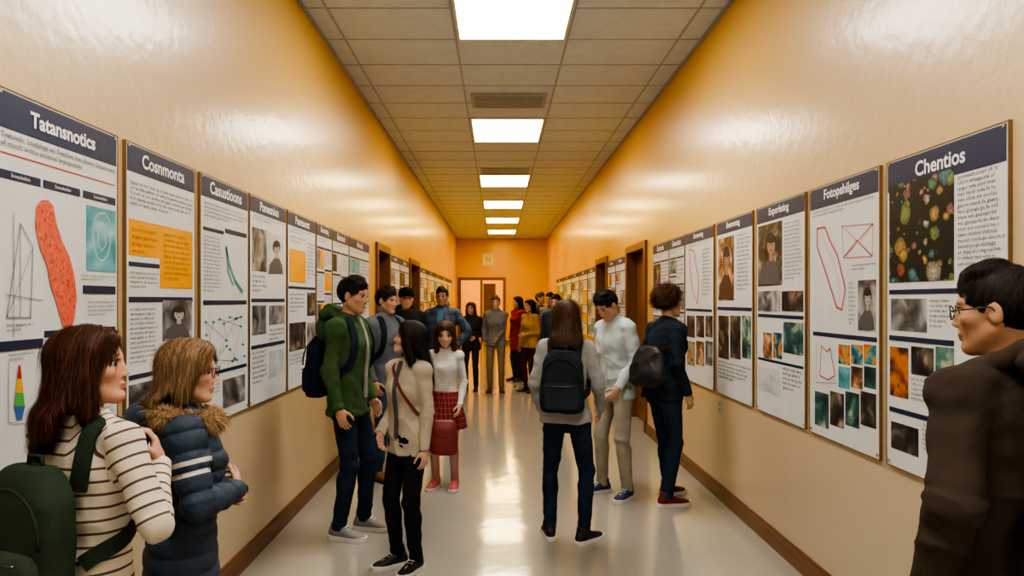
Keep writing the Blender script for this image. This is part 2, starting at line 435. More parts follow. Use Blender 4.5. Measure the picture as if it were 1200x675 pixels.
# ------------------------------------------------------------------ people
def eye_mesh():
    V=[];Fc=[];ns,nr=16,12
    r=.0128
    for i in range(nr+1):
        t=math.pi*i/nr
        for j in range(ns):
            p=2*math.pi*j/ns; V.append((r*math.sin(t)*math.cos(p),r*math.cos(t),r*math.sin(t)*math.sin(p)))
    for i in range(nr):
        for j in range(ns): Fc.append((i*ns+j,(i+1)*ns+j,(i+1)*ns+(j+1)%ns,i*ns+(j+1)%ns))
    me=bpy.data.meshes.new('eye'); me.from_pydata(V,[],Fc); me.update()
    me.materials.append(plain('eye_white',(.42,.39,.36),.4)); me.materials.append(plain('eye_iris',(.04,.02,.012),.2))
    for i,p in enumerate(me.polygons):
        p.use_smooth=True
        if i<ns*3: p.material_index=1
    return me
EYEM=eye_mesh()
def torso_tab(fem):
    if fem:
        return [(-.08,.155,.10,0,-.01),(0,.168,.112,0,-.012),(.09,.145,.10,0,-.002),(.17,.118,.088,0,.002),(.28,.135,.10,0,.008),(.37,.15,.118,0,.016),(.45,.146,.098,0,.0),(.51,.105,.075,0,-.008),(.555,.058,.055,0,-.012)]
    return [(-.08,.15,.10,0,-.01),(0,.16,.112,0,-.01),(.09,.148,.104,0,0),(.17,.138,.10,0,.003),(.28,.155,.11,0,.005),(.38,.172,.12,0,.006),(.46,.168,.104,0,-.004),(.52,.12,.08,0,-.012),(.56,.06,.058,0,-.014)]
def hand_prims(w,f,n,right,curl,spread=1.0,k=.004):
    f=nrm(f);n=nrm(n-f*np.dot(n,f)); tb=np.cross(f,n)*(1 if right else -1); P=[]
    R=np.stack([tb,f,n],1)
    P.append(ell(w+f*.050,(.037,.050,.0150),R,k=.012))
    P.append(ell(w+f*.04+tb*.022+n*.006,(.016,.028,.013),R,k=.01))
    P.append(cone(w-f*.03,w+f*.03,.023,.022,k=.012))
    offs=[.028,.0098,-.0092,-.027]; Ls=[.070,.079,.073,.056]
    for o,L in zip(offs,Ls):
        p=w+f*(.087-abs(o)*.18)+tb*o*.95; a=.15+curl*.35; d0=nrm(f+tb*o*3.2*spread)
        r=.0078
        for sgi,(fr,da) in enumerate(((.45,curl*.9),(.3,curl*.8),(.25,curl*.5))):
            d=nrm(d0*math.cos(a)+n*math.sin(a)); q=p+d*L*fr
            P.append(cone(p,q,r,r-.0006,k=k)); p=q; r-=.0006; a+=da
    p=w+f*.028+tb*.024+n*.004
    for L,dv,r in ((.040,f*.62+tb*.62+n*.35,.0112),(.030,f*.85+tb*.28+n*.45,.0095),(.023,f*.95+tb*.0+n*.5,.0085)):
        q=p+nrm(dv)*L; P.append(cone(p,q,r,r-.001,k=.006)); p=q
    return P
def head_prims(C,R,fem,child=0):
    h=lambda x,y,z:C+R@V3(x,y,z)
    jw=.92 if fem else 1.0
    jz=.010*child
    P=[ell(h(0,-.010,.030),(.074,.092,.083),R,k=.01),
       ell(h(0,.028,-.033+jz),(.055*jw,.058,.075-jz),R,k=.03),
       cone(h(-.050*jw,.0,-.048),h(-.013,.060,-.093+jz),.020,.018,k=.02),
       cone(h(.050*jw,.0,-.048),h(.013,.060,-.093+jz),.020,.018,k=.02),
       ell(h(0,.067,-.094+jz),(.019,.018,.017),R,k=.015),
       ell(h(-.039,.053,-.020-jz*.6),(.020+jz*.3,.019,.017+jz*.3),R,k=.02),ell(h(.039,.053,-.020-jz*.6),(.020+jz*.3,.019,.017+jz*.3),R,k=.02),
       cone(h(-.036,.065,.024),h(-.010,.074,.020),.0105-jz*.2,.0105-jz*.2,k=.012),cone(h(.036,.065,.024),h(.010,.074,.020),.0105-jz*.2,.0105-jz*.2,k=.012)]
    for sx in(-1,1): P.append(ell(h(sx*.031,.093,.002),(.018,.019,.012),R,k=.012,op='s'))
    P+=[cone(h(0,.077,.010),h(0,.096-jz*.4,-.028+jz*.4),.0062,.0084,k=.012),
        ell(h(-.0100,.088,-.033+jz*.4),(.0072,.010,.0064),R,k=.006),ell(h(.0100,.088,-.033+jz*.4),(.0072,.010,.0064),R,k=.006),
        ell(h(0,.0835,-.0585),(.020,.0085,.0046),R,k=.007),ell(h(0,.0825,-.069),(.017,.0085,.0052),R,k=.006),
        ell(h(0,.096,-.0640),(.020,.006,.0010),R,k=.003,op='s')]
    for sx in(-1,1):
        P+=[ell(h(sx*.075,-.006,-.006),(.010,.019,.031),R@Rz(sx*.35)@Rx(-.15),k=.006),
            ell(h(sx*.085,-.000,-.004),(.006,.010,.018),R@Rz(sx*.35),k=.004,op='s')]
    return P
def hair_prims(kind,C,R,Ry_,L,rng):
    h=lambda x,y,z:C+R@V3(x,y,z)
    if kind in('short','cap'):
        P=[ell(h(0,-.016,.034),(.0775,.095,.087),R,k=.01),ell(h(.008,.030,.077),(.052,.046,.028),R,k=.025),ell(h(0,-.045,.012),(.069,.058,.064),R,k=.02)]
        for i in range(10):
            a=rng.uniform(-1.6,1.6); t=rng.uniform(.1,.8)
            P.append(ell(h(.070*math.sin(a)*math.sin(t),.083*math.cos(a)*math.sin(t)-.01,.045+.075*math.cos(t)),(.020,.024,.012),R,k=.014))
        P.append(ell(h(0,.116,-.016),(.076,.070,.086),R,k=.006,op='s'))
        for sx in(-1,1): P.append(ell(h(sx*.092,.020,-.045),(.034,.052,.062),R,k=.006,op='s'))
        P.append(ell(h(0,-.02,-.165),(.13,.15,.115),R,k=.01,op='s'))
    elif kind=='curly':
        P=[ell(h(0,-.017,.036),(.084,.099,.091),R,k=.01)]
        for i in range(120):
            a=rng.uniform(0,6.28); t=rng.uniform(0,2.15)
            if math.cos(a)>.25 and t>.95: continue
            rr=rng.uniform(.013,.021)
            P.append(ell(h(.087*math.sin(a)*math.sin(t),.100*math.cos(a)*math.sin(t)-.022,.03+.090*math.cos(t)),(rr,rr,rr),R,k=.004))
        P.append(ell(h(0,.122,-.03),(.064,.072,.086),R,k=.006,op='s'))
    else:
        P=[ell(h(0,-.017,.034),(.081,.098,.087),R,k=.01),ell(h(0,.015,.078),(.064,.062,.035),R,k=.02)]
        tab=[(-L,.05,.016,0,-.118),(-L*.8,.082,.026,0,-.115),(-L*.5,.091,.035,0,-.103),(-.12,.087,.044,0,-.078),(-.03,.081,.064,0,-.045),(.05,.073,.070,0,-.03)]
        P.append(loft(C,Ry_,tab,k=.02,ex=2.0))
        for sx in(-1,1):
            pts=[h(sx*.067,.018,.05),h(sx*.074,.006,-.03)]
            P.append(cone(pts[0],pts[1],.018,.017,k=.02))
            e=C+Ry_@V3(sx*.080,-.016,-min(L*.62,.2)); P.append(cone(pts[1],e,.017,.019,k=.02))
        P.append(ell(h(0,.122,-.024),(.067,.078,.090),R,k=.006,op='s'))
        P.append(ell(h(0,.12,-.11),(.055,.085,.05),R,k=.006,op='s'))
    return P
def build_person(label,px,D,yaw,H,fem=False,vox=.0065,girth=1.0,lean=0,side=0,twist=0,head=(0,0,0),hs=None,child=0,
        handL=(-.25,.03,.89),handR=(.25,.03,.89),poleL=(-.4,-1,-.2),poleR=(.4,-1,-.2),dirL=None,dirR=None,nL=(1,.0,0),nR=(-1,0,0),curlL=.45,curlR=.45,
        footL=(-.105,.0,.15),footR=(.105,.0,-.15),pel=(0,0),skin=(.55,.34,.24),hair=('short',(.02,.014,.01),(.05,.035,.025),.2),
        top=None,legs=None,shoes=None,glasses=None,seed=1,X=None,strands=1500,sw_=.0032,neat=.5):
    yaw=math.radians(yaw); lean=math.radians(lean); side=math.radians(side); twist=math.radians(twist)
    if hs is None: hs=1.08 if fem else 1.06
    s=H/(1.75+.235*(hs-1)); rng=random.Random(seed)
    if X is None: X=(px-VX)*D/FP
    E=empty('person',(X,D,0),yaw,s,label,'person')
    A3=lambda v:np.array(v,float)
    pz=.925
    FL=A3((footL[0],footL[1],.088));FR=A3((footR[0],footR[1],.088))
    for f,sx in((FL,-1),(FR,1)):
        dh=math.hypot(f[0]-pel[0]-sx*.088,f[1]-pel[1]); pz=min(pz,.088+math.sqrt(.846**2-min(dh,.6)**2))
    PE=V3(pel[0],pel[1],pz); HL=PE+V3(-.088,0,0);HR=PE+V3(.088,0,0)
    kp=lambda f:(-math.sin(f[2]),math.cos(f[2]),0)
    KL,AL=ik(HL,FL,.432,.415,kp(footL));KR,AR=ik(HR,FR,.432,.415,kp(footR))
    Rt=Rz(twist)@Rx(-lean)@Ry(side); tp=lambda x,y,z:PE+Rt@V3(x,y,z)
    sw=.158 if fem else .182
    sw*=girth**.5
    SL=tp(-sw,-.008,.492);SR=tp(sw,-.008,.492)
    hl=A3(handL);hr=A3(handR)
    EL,WLh=ik(SL,hl,.285,.25,poleL);ER,WRh=ik(SR,hr,.285,.25,poleR)
    nb=tp(0,-.012,.53)
    hy,hp,ht=[math.radians(a) for a in head]
    Rh=Rz(twist+hy)@Rx(-hp)@Ry(ht)
    piv=tp(0,-.002,.598); C=piv+Rh@V3(0,.012*hs,.110*hs+.005*(hs-1))
    RYw=Rz(twist+hy*.6)
    G=girth
    tt=[(z,rx*G*.93,ry*G*.93,cx,cy) for z,rx,ry,cx,cy in torso_tab(fem)]
    TP=[loft(PE,Rt,tt,k=.02)]
    for S in(SL,SR): TP+=[cone(tp(0,-.02,.55),S,.042,.048,k=.03)]
    B=TP+[cone(nb,piv+Rh@V3(0,-.004,.045),(.054 if not fem else .047)*G**.5,(.049 if not fem else .042)*G**.5,k=.02)]
    ar=(.9 if fem else 1.0)*min(1,G)
    for S,El,W in((SL,EL,WLh),(SR,ER,WRh)):
        B+=[cone(S,El,.044*ar,.034*ar,k=.02),cone(El,W,.035*ar,.024*ar,k=.01),ell(El+(W-El)*.25,(.038*ar,)*3,k=.02)]
    for Hj,Kj,Aj in((HL,KL,AL),(HR,KR,AR)):
        B+=[cone(Hj,Kj,.068*G**.5,.040,k=.02),cone(Kj,Aj,.038,.028,k=.01)]
    for f,Aj in((footL,AL),(footR,AR)):
        fw=V3(-math.sin(f[2]),math.cos(f[2]),0); B+=[cone(Aj-V3(0,0,.02),V3(f[0],f[1],.036)+fw*.13,.028,.024,k=.01)]
    B+=scaled(head_prims(C,Rh,fem,child),C,hs)
    B+=hand_prims(WLh,A3(dirL) if dirL is not None else WLh-EL,A3(nL),False,curlL)
    B+=hand_prims(WRh,A3(dirR) if dirR is not None else WRh-ER,A3(nR),True,curlR)
    hc=np.array(hair[2])*.6
    sk=np.array(skin)
    def colf(V):
        q=(V-C)@Rh/hs; x,y,z=q[:,0],q[:,1],q[:,2]
        c=np.tile(np.append(sk,1.0),(len(V),1))
        def mixm(m,col):
            c[:,:3]=c[:,:3]*(1-m[:,None])+np.array(col)*m[:,None]
        sm=lambda a,lo,hi:np.clip((a-lo)/(hi-lo),0,1)
        lip=sm(.021-np.abs(x),0,.006)*sm(y,.068,.074)*sm(.0110-np.abs(z+.0635),0,.004)
        mixm(lip*.6,sk*np.array((.86,.50,.50)))
        br=sm(.020-np.abs(np.abs(x)-.032),0,.005)*sm(y,.045,.055)*sm(.0050-np.abs(z-.027-.004*np.cos(x*60)),0,.003)
        mixm(br*.7,hc)
        ey=sm(.017-np.abs(np.abs(x)-.031),0,.004)*sm(y,.05,.06)*sm(.0035-np.abs(z-.0125),0,.002)
        mixm(ey*.8,hc*.5)
        so=np.exp(-((np.abs(x)-.031)**2+(z-.003)**2)/.0003)*sm(y,.05,.06); mixm(so*.25,sk*np.array((.75,.6,.55)))
        ck=np.exp(-((np.abs(x)-.042)**2+(z+.025)**2)/.0004)*sm(y,.03,.05); mixm(ck*.3,sk*np.array((1.0,.70,.64)))
        scalp=((z>.05)|((y<-.02)&(z>-.045)&(np.abs(x)<.073)))&(y<.062)&(np.abs(z)<.3)&(z>-.05)
        mixm(scalp*.85,hc)
        return np.clip(c,0,1)
    sdf_obj('body',B,vox,skinmat(),E,attrs={'Col':colf},relaxit=1)
    hq=lambda x,y,z:C+Rh@V3(x,y,z)*hs
    for sx in(-1,1):
        e=obj('eye',EYEM,E); e.location=hq(sx*.031,.0655,.003); e.rotation_euler=Matrix(Rh.tolist()).to_euler(); e.scale=(hs,hs,hs)
    hp_=scaled(hair_prims(hair[0],C,Rh,RYw,hair[3],rng),C,hs)
    hm=hairmat('hair',hair[1],hair[2])
    def hd(V):
        if hair[0]=='curly': return .003*snoise(V,150,seed)
        return .0020*snoise(V,60,seed,an=(1,1,.35))
    ho,hf=sdf_obj('hair',hp_,max(vox*.85,.005),hm,E,disp=hd,relaxit=1)
    grow_hair(hf,C,Rh,hair[0],strands,sw_,hm,ho,seed,hs,neat)
    if hair[0]=='cap':
        cp=scaled([ell(C+Rh@V3(0,-.018,.058),(.094,.108,.084),Rh,k=.01),ell(C+Rh@V3(0,0,-.05),(.13,.14,.085),Rh,k=.006,op='s'),
            ell(C+Rh@V3(0,.12,.045),(.06,.06,.008),Rh@Rx(.15),k=.012)],C,hs)
        sdf_obj('cap',cp,max(vox,.006),fabric('cap_cloth',(.012,.012,.014)),E)
    if glasses:
        def ring(sx):
            return [hq(sx*(.034)+.024*math.cos(a),.0965-.004*abs(math.cos(a)),.002+.019*math.sin(a)) for a in np.linspace(0,2*math.pi,20,endpoint=False)]
        g=tube('glasses',ring(1),.0018,glasses,E,closed=True,seg=6)
        tube('lens_rim',ring(-1),.0018,glasses,g,closed=True,seg=6)
        tube('bridge',[hq(-.010,.0965,.004),hq(0,.100,.008),hq(.010,.0965,.004)],.0018,glasses,g,seg=6)
        for sx in(-1,1): tube('temple_arm',[hq(sx*.058,.093,.006),hq(sx*.074,.06,.008),hq(sx*.083,.0,.010),hq(sx*.081,-.012,-.006)],.002,glasses,g,seg=6)
    fit=legs.get('fit',1.0)
    LP=[loft(PE,I3,[(-.12,.135*G,.10,0,-.008),(-.04,.168*G,.115,0,-.01),(.03,.165*G,.113,0,-.008),(.10,.148*G,.105,0,0)],k=.02)]
    for Hj,Kj,Aj in((HL,KL,AL),(HR,KR,AR)):
        u=nrm(Aj-Kj); end=Aj+u*.012
        LP+=[cone(Hj-V3(0,0,.02),Kj,.088*G**.5*(fit**.5),.062*fit,k=.03),cone(Kj,end,.061*fit,.050*fit*legs.get('hem',1.0),k=.012,cutb=.012),
             ell(Kj+u*.12-V3(0,.010,0),(.056*fit,.058*fit,.10),k=.02)]
    def ld(V):
        kz=(KL[2]+KR[2])/2
        w=.35+np.exp(-((V[:,2]-kz)/.09)**2)+np.exp(-((V[:,2]-.14)/.07)**2)*1.3+np.exp(-((V[:,2]-.86)/.08)**2)*.6
        return .0040*w*legs.get('fold',1)*(snoise(V,34,seed+11,an=(.6,.6,1.7))+.6*ridge(V,24,seed+12,an=(.7,.7,1.6)))
    sdf_obj(legs.get('name','trousers'),LP,vox*1.15,legs['mat'],E,disp=ld)
    if legs.get('skirt'):
        hz=legs['skirt']; tab=[(-hz,.23,.19,0,0),(-hz*.6,.21,.17,0,0),(-.05,.182,.14,0,-.005),(.05,.16,.12,0,-.003),(.12,.142,.11,0,0)]
        def sd(V):
            a=np.arctan2(V[:,0]-PE[0],V[:,1]-PE[1]); return .011*np.sin(a*22)*np.clip((PE[2]+.05-V[:,2])/.2,0,1)
        sdf_obj('skirt',[loft(PE,I3,tab,k=.01,ex=2.0)],.006,legs['skirtmat'],E,disp=sd)
    for f in(footL,footR): make_shoe(E,f[0],f[1],f[2],shoes[0],shoes[1],shoes[2] if len(shoes)>2 else None)
    g=top.get('g',.02); hem=top.get('hem',-.06); fl=top.get('flare',.01)
    base=torso_tab(fem); tb=[]
    zs=sorted(set([hem,hem*.5]+[r[0] for r in base if r[0]>hem+.02 and r[0]>=-.0]))
    barr=np.array(base)
    for z in zs:
        zc=max(z,-.02); row=[np.interp(zc,barr[:,0],barr[:,i]) for i in range(1,5)]
        ex=g+(fl*(-z/.1) if z<0 else 0); bl=top.get('boxy',.35)
        rx=row[0]*G
        if z<.38: rx=rx*(1-bl)+bl*max(rx,(.150 if fem else .168)*G)
        tb.append((z,rx+ex,row[1]*G*.96+ex*.9,row[2],row[3]))
    GT=[loft(PE,Rt,tb,k=.02)]
    for S in(SL,SR): GT+=[cone(tp(0,-.02,.548),S,.044+g*.6,.050+g*.7,k=.03)]
    if fem and G>.95:
        for sx in(-1,1): GT.append(ell(tp(sx*.065,.085+g*.5,.34),(.06,.05,.06),Rt,k=.04))
    col=top.get('collar','band'); GH=[]
    if col=='band': GT.append(cone(tp(0,-.012,.53),tp(0,.0,.575),.066+g*.3,.058+g*.2,k=.012,cutb=-.004))
    if col=='high': GT.append(cone(tp(0,-.01,.53),tp(0,.004,.62),.078+g*.3,.072+g*.2,k=.015,cutb=-.004))
    if col=='hood':
        GT.append(cone(tp(0,-.012,.53),tp(0,.0,.582),.078,.070,k=.02,cutb=-.004))
        GH.append(ell(tp(0,-.145-g,.475),(.135,.055,.105),Rt@Rx(.12),k=.008))
        GH.append(ell(tp(0,-.115-g*.8,.580),(.138,.066,.055),Rt@Rx(.25),k=.014))
        pr=[]
        for a in np.linspace(-2.75,2.75,19):
            ca=math.cos(a); pr.append((tp(.120*math.sin(a),-.028-(.110+g*.5)*ca,.636-.068*(1-ca)-.006*(1-ca)**2),.024-.006*(1-ca)/2))
        for (p0,r0),(p1,r1) in zip(pr[:-1],pr[1:]): GH.append(cone(p0,p1,r0,r1,k=.005))
        GH.append(ell(tp(0,-.070,.690),(.088,.070,.078),Rt@Rx(.25),k=.006,op='s'))
    sr=top.get('sleeve',1.0)
    GA=list(GT)+GH
    for S,El,W in((SL,EL,WLh),(SR,ER,WRh)):
        W2=W+nrm(W-El)*.012; r2=.030*ar+g*.42
        GA+=[cone(S,El,(.049*ar+g*.75)*sr,(.040*ar+g*.7)*sr,k=.02),cone(El,W2,(.041*ar+g*.65)*sr,r2*sr,k=.012,cutb=0)]
        GA.append(cone(W2-nrm(W-El)*.03,W2-nrm(W-El)*.002,r2*sr+.003,r2*sr+.003,k=.004,cuta=0,cutb=0))
    def segd(V,a,b,cl=True):
        ba=b-a;tu=((V-a)@ba)/(ba@ba);t=np.clip(tu,0,1); return np.linalg.norm(V-a-t[:,None]*ba,axis=1),(t if cl else tu)*np.linalg.norm(ba)
    def armdat(V):
        q=(V-PE)@Rt; wS=np.clip((q[:,2]-.43)/.07,0,1)
        sv=V[:,2]-1.1*np.clip(np.abs(q[:,0])-.03,0,1)*wS; am=np.zeros(len(V))
        for S,El,W in((SL,EL,WLh),(SR,ER,WRh)):
            d1,t1=segd(V,S,El,False);d2,t2=segd(V,El,W); d=np.minimum(d1,d2)
            mk=(d<(.052*ar+g*.8)*sr+.012)&((np.abs(q[:,0])>sw-.012)|(d2<d1)|(q[:,1]>.12+g))
            sv[mk]=np.where(d1<d2,t1,.285+t2)[mk]; am[mk]=1
        return sv,am
    fa=top.get('fold',1.0)
    def td(V):
        sv,am=armdat(V)
        dd=.0040*fa*snoise(V,26,seed+3,an=(1,1,1.3))+.0018*fa*snoise(V,62,seed+4)+.0042*fa*ridge(V,15,seed+6,an=(1,1,.8))
        for El in(EL,ER):
            w=np.exp(-(np.linalg.norm(V-El,axis=1)/.085)**2); dd+=.0028*w*(np.sin(sv*120+2*snoise(V,20,seed+8))+.4*ridge(V,30,seed+9))
        if top.get('puffer'):
            per=top['puffer']; dd+=.013*(np.abs(np.sin(math.pi*sv/per))**.6)-.008
        return dd
    to,TF=sdf_obj(top.get('name','jacket'),GA,vox*1.05,top['mat'],E,disp=td,attrs={'s':lambda V:armdat(V)[0],'arm':lambda V:armdat(V)[1]})
    if top.get('inner'):
        zz=np.linspace(top.get('innerz',(.02,.53))[0],top.get('innerz',(.02,.53))[1],16); P=[];N=[]
        FT0=Field(GT,.012)
        for z in zz:
            p,n=FT0.push(tp(0,.03,z),.005); P.append(p);N.append(n)
        ribbon(top.get('innername','shirt_front'),P,N,top.get('innerw',.06),.014,top['inner'],to)
    M=Matrix.Translation((X,D,0))@Matrix.Rotation(yaw,4,'Z')@Matrix.Scale(s,4)
    return dict(E=E,tp=tp,Rt=Rt,PE=PE,GT=GT,M=M,s=s,yaw=yaw,vox=vox,C=C,Rh=Rh,g=g,W=(WLh,WRh),El=(EL,ER),S=(SL,SR),seed=seed,gar=to,G=G)

def carried(P,name,base,label,cat):
    w=P['M']@Vector(base)
    return empty(name,w,P['yaw'],P['s'],label,cat)
def backpack(P,label,mat,mat2,size=(.30,.16,.43),zb=.06,straps=True,dx=0,strapmat=None,gap=0):
    w,d,h=size; tp=P['tp'];Rt=P['Rt']; g=P['g']; yc=-(.118*P['G']+g*.9+d/2-.002+gap)
    base=tp(dx,yc,zb); e=carried(P,'backpack',base,label,'backpack'); vx=max(.006,P['vox'])
    O=tp(dx,yc,zb)
    R=Rt
    tab=[(0,w*.44,d*.42,0,0),(h*.08,w*.5,d*.5,0,0),(h*.5,w*.5,d*.5,0,0),(h*.8,w*.45,d*.44,0,.004),(h*.94,w*.34,d*.34,0,.008),(h,w*.22,d*.22,0,.012)]
    b,_=sdf_obj('pack_body',[loft(O,R,tab,ex=3.2)],vx,mat,e,disp=lambda V:.004*snoise(V,22,P['seed'])+.004*ridge(V,14,P['seed']+2),offset=base)
    tab2=[(h*.06,w*.36,d*.2,0,0),(h*.12,w*.4,d*.26,0,0),(h*.42,w*.4,d*.25,0,0),(h*.5,w*.34,d*.14,0,0)]
    sdf_obj('pocket',[loft(O+R@V3(0,-d*.42,0),R,tab2,ex=3.4)],vx,mat2,e,disp=lambda V:.003*snoise(V,30,P['seed']+1),offset=base)
    zp=[O+R@V3(math.cos(a)*w*.43,-d*.42-.006,h*.55+math.sin(a)*h*.33) for a in np.linspace(-.1,math.pi+.1,18)]
    tube('zipper',zp,.005,strapmat or mat2,e,seg=6,offset=base)
    zp=[O+R@V3(x,-d*.69,h*.44) for x in np.linspace(-w*.3,w*.3,6)]
    tube('zipper',zp,.004,metal_d,e,seg=6,offset=base)
    tube('handle',[O+R@V3(-.03,d*.12,h*.97),O+R@V3(-.025,d*.12,h*1.06),O+R@V3(.025,d*.12,h*1.06),O+R@V3(.03,d*.12,h*.97)],.007,strapmat or mat2,e,seg=6,offset=base)
    if straps:
        FT=Field(P['GT'],.010)
        for sx in(-1,1):
            ctl=[(.085,-.09,zb+h*.80),(.092,-.07,.50),(.098,-.03,.53),(.10,.02,.52),(.102,.06,.47),(.105,.07,.40),(.112,.07,.32),(.12,.05,.24),(.13,.01,.19),(.12,-.05,.16),(.10,-.08,.13)]
            ctl=np.array(ctl);t=np.linspace(0,len(ctl)-1,34); c=np.stack([np.interp(t,range(len(ctl)),ctl[:,i]) for i in range(3)],1)
            PP=[];NN=[]
            for q in c:
                p,n=FT.push(tp(sx*q[0],q[1],q[2]),.010); PP.append(p);NN.append(n)
            ribbon('strap',PP,NN,.050,.012,strapmat or mat2,e,offset=base)
    return e
def shoulder_bag(P,label,mat,pos,size,path,name='handbag',sw=.03,rot=0,soft=0):
    tp=P['tp'];Rt=P['Rt']@Rz(rot); w,d,h=size; base=tp(*pos); e=carried(P,name,base,label,'bag')
    if soft: tab=[(0,w*.30,d*.34,0,0),(h*.12,w*.46,d*.5,0,0),(h*.4,w*.5,d*.48,0,0),(h*.75,w*.40,d*.32,0,0),(h,w*.24,d*.14,0,0)]
    else: tab=[(0,w*.40,d*.42,0,0),(h*.1,w*.5,d*.5,0,0),(h*.5,w*.5,d*.46,0,0),(h*.85,w*.42,d*.3,0,0),(h,w*.36,d*.14,0,0)]
    sdf_obj('bag_body',[loft(base,Rt,tab,ex=2.2 if soft else 2.8)],.007,mat,e,disp=lambda V:(.005+.004*soft)*snoise(V,24,P['seed'])+.005*soft*ridge(V,16,P['seed']),offset=base)
    if not soft: sdf_obj('flap',[loft(base+Rt@V3(0,0,h*.5),Rt,[(0,w*.38,d*.50,0,0),(h*.3,w*.44,d*.46,0,0),(h*.52,w*.36,d*.2,0,0)],ex=2.8)],.007,mat,e,offset=base)
    else: tube('zipper',[base+Rt@V3(x,0,h+.002) for x in np.linspace(-w*.22,w*.22,6)],.004,metal_d,e,seg=6,offset=base)
    FT=Field(P['GT'],.010); PP=[];NN=[]
    c=np.array(path,float);t=np.linspace(0,len(c)-1,26); c=np.stack([np.interp(t,range(len(c)),c[:,i]) for i in range(3)],1)
    for q in c:
        p,n=FT.push(tp(*q),.008); PP.append(p);NN.append(n)
    PP=[base+Rt@V3(-w*.3,0,h*.85)]+PP+[base+Rt@V3(w*.3,0,h*.85)]; NN=[NN[0]]+NN+[NN[-1]]
    ribbon('strap',PP,NN,sw,.006,mat,e,offset=base)
    return e

# ------------------------------------------------------------------ room shell
def wall_paint_with_glow():
    m,nt,b=mat_new('semigloss_wall_painted_glow')
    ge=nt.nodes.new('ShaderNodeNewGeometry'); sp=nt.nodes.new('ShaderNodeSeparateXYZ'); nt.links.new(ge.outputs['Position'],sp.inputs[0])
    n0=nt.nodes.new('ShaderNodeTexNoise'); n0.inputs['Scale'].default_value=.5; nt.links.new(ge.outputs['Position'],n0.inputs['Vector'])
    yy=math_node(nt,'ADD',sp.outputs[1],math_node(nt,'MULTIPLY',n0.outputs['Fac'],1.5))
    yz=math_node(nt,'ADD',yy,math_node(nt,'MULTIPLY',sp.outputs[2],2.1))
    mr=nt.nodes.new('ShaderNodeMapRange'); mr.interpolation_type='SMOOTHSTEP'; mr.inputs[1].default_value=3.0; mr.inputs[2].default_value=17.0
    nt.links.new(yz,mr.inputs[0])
    nt.links.new(mix_col(nt,mr.outputs[0],(.56,.48,.35),(.72,.40,.035)),b.inputs['Base Color'])  # amber light painted into the wall colour, stronger down the corridor and higher up
    b.inputs['Roughness'].default_value=.38; b.inputs['Specular IOR Level'].default_value=.5
    b.inputs['Coat Weight'].default_value=.4; b.inputs['Coat Roughness'].default_value=.17
    n=nt.nodes.new('ShaderNodeTexNoise'); n.inputs['Scale'].default_value=14; n.inputs['Detail'].default_value=4
    nt.links.new(ge.outputs['Position'],n.inputs['Vector'])
    bp=nt.nodes.new('ShaderNodeBump'); bp.inputs['Strength'].default_value=.12; bp.inputs['Distance'].default_value=.02
    nt.links.new(n.outputs['Fac'],bp.inputs['Height']); nt.links.new(bp.outputs['Normal'],b.inputs['Normal']); nt.links.new(bp.outputs['Normal'],b.inputs['Coat Normal'])
    return m
def floor_mat():
    m,nt,b=mat_new('polished_vinyl_floor')
    ge=nt.nodes.new('ShaderNodeNewGeometry')
    br=nt.nodes.new('ShaderNodeTexBrick'); br.offset=0; br.inputs['Scale'].default_value=1.0
    br.inputs['Brick Width'].default_value=.61; br.inputs['Row Height'].default_value=.61; br.inputs['Mortar Size'].default_value=.0015
    br.inputs['Color1'].default_value=(.355,.34,.30,1); br.inputs['Color2'].default_value=(.345,.33,.29,1); br.inputs['Mortar'].default_value=(.29,.275,.24,1)
    nt.links.new(ge.outputs['Position'],br.inputs['Vector'])
    n=nt.nodes.new('ShaderNodeTexNoise'); n.inputs['Scale'].default_value=55; n.inputs['Detail'].default_value=5; nt.links.new(ge.outputs['Position'],n.inputs['Vector'])
    r=nt.nodes.new('ShaderNodeValToRGB'); r.color_ramp.elements[0].color=(.9,.9,.9,1); r.color_ramp.elements[1].color=(1.06,1.06,1.06,1)
    nt.links.new(n.outputs['Fac'],r.inputs['Fac'])
    mx=nt.nodes.new('ShaderNodeMix'); mx.data_type='RGBA'; mx.blend_type='MULTIPLY'; mx.inputs[0].default_value=1
    nt.links.new(br.outputs['Color'],mx.inputs[6]); nt.links.new(r.outputs['Color'],mx.inputs[7]); nt.links.new(mx.outputs[2],b.inputs['Base Color'])
    b.inputs['Roughness'].default_value=.11; b.inputs['Specular IOR Level'].default_value=.85
    n2=nt.nodes.new('ShaderNodeTexNoise'); n2.inputs['Scale'].default_value=3.5; nt.links.new(ge.outputs['Position'],n2.inputs['Vector'])
    bp=nt.nodes.new('ShaderNodeBump'); bp.inputs['Strength'].default_value=.05; bp.inputs['Distance'].default_value=.05
    nt.links.new(n2.outputs['Fac'],bp.inputs['Height']); nt.links.new(bp.outputs['Normal'],b.inputs['Normal'])
    return m
